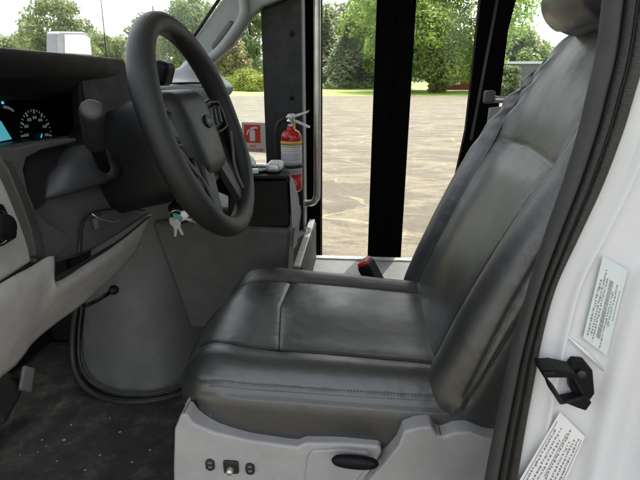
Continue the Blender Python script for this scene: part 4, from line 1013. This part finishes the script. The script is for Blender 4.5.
# ------------------------------------------------------------------ trees
def tree(name, label, loc, h, w, mat, n=9000, leaf=.28, kind='broad', trunk=.25, group=None, cat='tree', seed=1, base=.12):
    rnd = random.Random(seed); t = thing(name, label, cat, loc, group); L0 = Vector(loc)
    mb = MB(); limbs = [L0 + Vector((0, 0, 0)), L0 + Vector((rnd.uniform(-.2, .2), 0, h * .3)), L0 + Vector((rnd.uniform(-.4, .4), rnd.uniform(-.3, .3), h * .7))]
    mb.tube(limbs, [trunk, trunk * .7, trunk * .2], 9)
    clumps = []
    if kind == 'broad':
        for i in range(60):
            a = rnd.uniform(0, 2 * PI); zz = rnd.uniform(base + .06, .95); env = math.sin(PI * min(1, max(0.05, (zz - base) / (1.02 - base))) ** .75) ** .6
            rr = w * env * rnd.uniform(.35, .95); c = L0 + Vector((rr * math.cos(a), rr * math.sin(a), zz * h)); clumps.append((c, w * rnd.uniform(.20, .36)))
            if i < 16: mb.tube([L0 + Vector((0, 0, h * (zz * .55 + .05))), (L0 + Vector((0, 0, h * zz * .75)) + c) / 2, c], [trunk * .3, trunk * .18, trunk * .05], 5)
    v = []; f = []
    for i in range(n):
        if kind == 'broad':
            c, r = rnd.choice(clumps); d = Vector((rnd.gauss(0, 1), rnd.gauss(0, 1), rnd.gauss(0, 1))).normalized() * r * rnd.uniform(.5, 1.08) ** .6
            d.z *= .75; p = c + d; nn = (d.normalized() + Vector((rnd.gauss(0, .6), rnd.gauss(0, .6), rnd.gauss(0, .6) + .4))).normalized()
        else:
            k = rnd.random() ** .75; lay = int(k * 26) / 26; zz = h * (.03 + .97 * (1 - lay)); a = 2 * PI * ((int(rnd.random() * 11) + lay * 7.3) / 11) + rnd.gauss(0, .10)
            R_ = w * lay * (.88 + .24 * math.sin(a * 3 + lay * 9)) ; rr = R_ * rnd.random() ** .6
            p = L0 + Vector((rr * math.cos(a), rr * math.sin(a), zz - rr * .18 + rnd.gauss(0, .12) + .10 * h * 0)); nn = Vector((rnd.gauss(0, .5), rnd.gauss(0, .5), 1)).normalized()
        s = leaf * rnd.uniform(.6, 1.3); u = nn.orthogonal().normalized(); u = (Matrix.Rotation(rnd.uniform(0, 6.28), 3, nn) @ u); q = nn.cross(u)
        k = len(v); v += [p - u * s, p - q * s * .55, p + u * s, p + q * s * .55]; f.append((k, k + 1, k + 2, k + 3))
    mb.build('trunk', 'bark', t, smooth=True)
    obj('crown', v, f, mat, t)
    return t
def at(px, Y, Z=0):
    p = P(px, 85, Y=Y); return (p.x, Y, hz(Y) - .03)
TG = 'trees beyond the parking lot'
tree('maple_tree', 'large sunlit green maple filling the right door glass', at(436, 64), 21, 10.5, 'leaf_oak', 60000, .23, seed=11, trunk=.4, group=TG, base=.05)
tree('maple_tree', 'tall green maple just left of the centre door post', at(378, 80), 20, 6.5, 'leaf_oak', 16000, .30, seed=12, trunk=.4, group=TG, base=.06)
tree('maple_tree', 'rounded yellow green tree behind the spruces', at(352, 98), 13, 4.2, 'leaf_mid', 8000, .3, seed=13, group=TG, base=.05)
tree('spruce_tree', 'blue grey spruce nearest the steel grab rail', at(326, 84), 12, 5.6, 'leaf_spruce', 14000, .26, 'fir', seed=14, group=TG)
tree('spruce_tree', 'tall bluish spruce in the middle of the left door glass', at(346, 78), 9.5, 5.4, 'leaf_spruce', 14000, .26, 'fir', seed=15, group=TG)
tree('spruce_tree', 'dark small spruce against the centre door post', at(367, 80), 7.5, 4.2, 'leaf_spruce', 9000, .26, 'fir', seed=16, group=TG)
tree('broadleaf_tree', 'loose green tree seen above the sticker window', at(252, 92), 17, 6.0, 'leaf_mid', 12000, .3, seed=17, group=TG)
tree('autumn_tree', 'tan green autumn tree seen behind the grab handle', at(231, 84), 8.5, 3.6, 'leaf_autumn', 7000, .25, seed=18, group=TG)
tree('broadleaf_tree', 'wide green tree framed inside the steering wheel', at(196, 88), 15.5, 6.4, 'leaf_mid', 11000, .3, seed=19, group=TG)
tree('broadleaf_tree', 'round green tree standing above the fender mirror', at(66, 92), 16.5, 6.6, 'leaf_mid', 14000, .3, seed=20, group=TG)
tree('broadleaf_tree', 'green tree to the right of the whip antenna', at(118, 110), 11, 6.5, 'leaf_mid', 9000, .32, seed=21, group=TG)
tree('broadleaf_tree', 'low green tree at the far left of the windscreen', at(12, 105), 9.5, 8, 'leaf_mid', 9000, .3, seed=22, group=TG)
tree('broadleaf_tree', 'green tree top behind the steering wheel rim', at(156, 98), 13.5, 5.5, 'leaf_mid', 9000, .3, seed=23, group=TG)
tree('broadleaf_tree', 'green tree seen through the rear side window', at(512, 72), 8.2, 4.5, 'leaf_mid', 9000, .26, seed=24, group=TG)
tree('broadleaf_tree', 'distant green tree low against the headrest', at(536, 90), 7.5, 4.2, 'leaf_mid', 7000, .26, seed=25, group=TG)
tree('shrub', 'yellow green shrub below the autumn tree', at(246, 66), 2.6, 2.6, 'leaf_yellow', 5000, .14, seed=26, trunk=.08, cat='shrub', group='shrubs along the far lawn', base=.02)
tree('shrub', 'bright yellow shrub beside the maple trunk', at(438, 60), 2.4, 1.3, 'leaf_yellow', 3500, .12, seed=27, trunk=.06, cat='shrub', group='shrubs along the far lawn', base=.02)
tree('broadleaf_tree', 'dense green tree rising behind the blue grey spruces', at(335, 112), 16.5, 7.5, 'leaf_mid', 12000, .36, seed=31, group=TG, base=.02)
tree('broadleaf_tree', 'green tree behind the centre door post', at(384, 112), 20, 8.5, 'leaf_mid', 12000, .36, seed=32, group=TG, base=.02)
tree('broadleaf_tree', 'pale green tree between the sticker window and the windscreen pillar', at(215, 115), 17, 8, 'leaf_mid', 10000, .36, seed=33, group=TG, base=.02)
tree('broadleaf_tree', 'pale green tree to the right of the fender mirror', at(96, 118), 12, 8, 'leaf_mid', 9000, .36, seed=34, group=TG, base=.02)
tree('broadleaf_tree', 'pale green tree to the left of the fender mirror', at(38, 118), 11, 8, 'leaf_mid', 9000, .36, seed=35, group=TG, base=.02)
tree('shrub', 'low green shrub at the jamb end of the far lawn', at(258, 64), 1.9, 2.4, 'leaf_yellow', 3500, .13, seed=41, trunk=.06, cat='shrub', group='shrubs along the far lawn', base=.02)
tree('shrub', 'small yellow green shrub just outside the windscreen pillar', at(222, 70), 1.6, 2.2, 'leaf_yellow', 3000, .13, seed=42, trunk=.06, cat='shrub', group='shrubs along the far lawn', base=.02)
tree('broadleaf_tree', 'small bushy tree in front of the grey shed', at(508, 50), 2.9, 1.5, 'leaf_mid', 5000, .13, seed=44, group=TG, trunk=.08, base=.02)
up_ = thing('utility_pole', 'weathered wooden utility pole carrying wires beyond the windscreen', 'utility pole', at(161, 76))
ux, uy, uz = at(161, 76)
MB().tube([(ux, uy, uz), (ux, uy, uz + 12)], [.16, .11], 10).build('pole', 'bark', up_, smooth=True)
MB().box((ux, uy, uz + 11), (1.1, .07, .07)).build('crossarm', 'bark', up_)
pl_ = thing('power_line', 'thin power wires sagging across the sky beyond the windscreen', 'power line', (ux, uy, uz + 11.1))
for dx, dz in ((-.9, 0), (0, .15), (.9, 0)):
    MB().tube([(ux + dx - 70 * t, uy + 6 * t, uz + 11.15 + dz - 9 * t * (1 - t)) for t in [i / 14 for i in range(15)]], .014, 5).build('wire', 'vblack', pl_, smooth=True)
# fence, sheds
fn = thing('wooden_fence', 'weathered wooden rail fence in front of the autumn trees', 'fence', at(228, 68))
x0, x1 = at(190, 68)[0], at(262, 68)[0]
for k in range(9):
    x = x0 + (x1 - x0) * k / 8; MB().box((x, 68, .8), (.08, .08, .8)).build('post', 'wood', fn)
for z in (.5, 1.0, 1.5): MB().box(((x0 + x1) / 2, 67.88, z), ((x1 - x0) / 2, .03, .09)).build('rail', 'wood', fn)
hs = thing('red_house', 'small dark red house with one white window behind the maple', 'house', at(457, 68))
hx = at(457, 72)[0]
wl = MB().box((hx, 74, 1.5), (3.2, 2, 1.5)).build('wall', 'brown', hs)
MB().prism([(hx - 3.6, 71.8, 3.0), (hx + 3.6, 71.8, 3.0), (hx + 3.6, 74, 4.6), (hx - 3.6, 74, 4.6)], (0, .12, -.05)).prism([(hx - 3.6, 76.2, 3.0), (hx + 3.6, 76.2, 3.0), (hx + 3.6, 74.05, 4.6), (hx - 3.6, 74.05, 4.6)], (0, -.12, -.05)).build('roof', 'brown', hs)
wn_ = MB().box((hx - .4, 71.95, 1.7), (.8, .06, .7)).build('window', 'mirrorwhite', hs)
MB().box((hx - .4, 71.87, 1.7), (.6, .02, .5)).build('pane', 'panelgrey', wn_)
sh = thing('flat_roofed_shed', 'long grey flat roofed shed beyond the rear side window', 'shed', at(525, 50))
sx = at(543, 52)[0]
MB().box((sx, 55, 1.6), (3.4, 2, 1.6)).build('wall', plain('shed_wall', (.12, .125, .13), .6), sh)
MB().box((sx, 55, 3.3), (3.7, 2.3, .12)).build('roof', 'roofgrey', sh)

# ------------------------------------------------------------------ light
wd = bpy.data.worlds.new('World'); S.world = wd; wd.use_nodes = True; nt = wd.node_tree
bg = nt.nodes['Background']; sky = nt.nodes.new('ShaderNodeTexSky'); sky.sky_type = 'NISHITA'; sky.sun_disc = False
sd = Vector((.20, .56, 1.35)).normalized()
el = math.asin(sd.z); az = math.atan2(sd.x, sd.y)
sky.sun_elevation = el; sky.sun_rotation = az; sky.dust_density = 4.0; sky.air_density = .7; sky.ozone_density = .2
hs_ = nt.nodes.new('ShaderNodeHueSaturation'); hs_.inputs['Saturation'].default_value = .3; nt.links.new(sky.outputs[0], hs_.inputs['Color']); nt.links.new(hs_.outputs[0], bg.inputs[0]); bg.inputs[1].default_value = .15
ln = bpy.data.lights.new('sun', 'SUN'); ln.energy = 2.0; ln.angle = R(.5); ln.color = (1, .95, .86)
lo = bpy.data.objects.new('sun', ln); COL.objects.link(lo); lo.rotation_euler = sd.to_track_quat('Z', 'Y').to_euler(); lo.location = (0, 0, 30)
S.view_settings.view_transform = 'Standard'; S.view_settings.look = 'None'; S.view_settings.gamma = 1; S.view_settings.exposure = 2.1
S.render.engine = 'CYCLES'
S.cycles.max_bounces = 10; S.cycles.transparent_max_bounces = 16
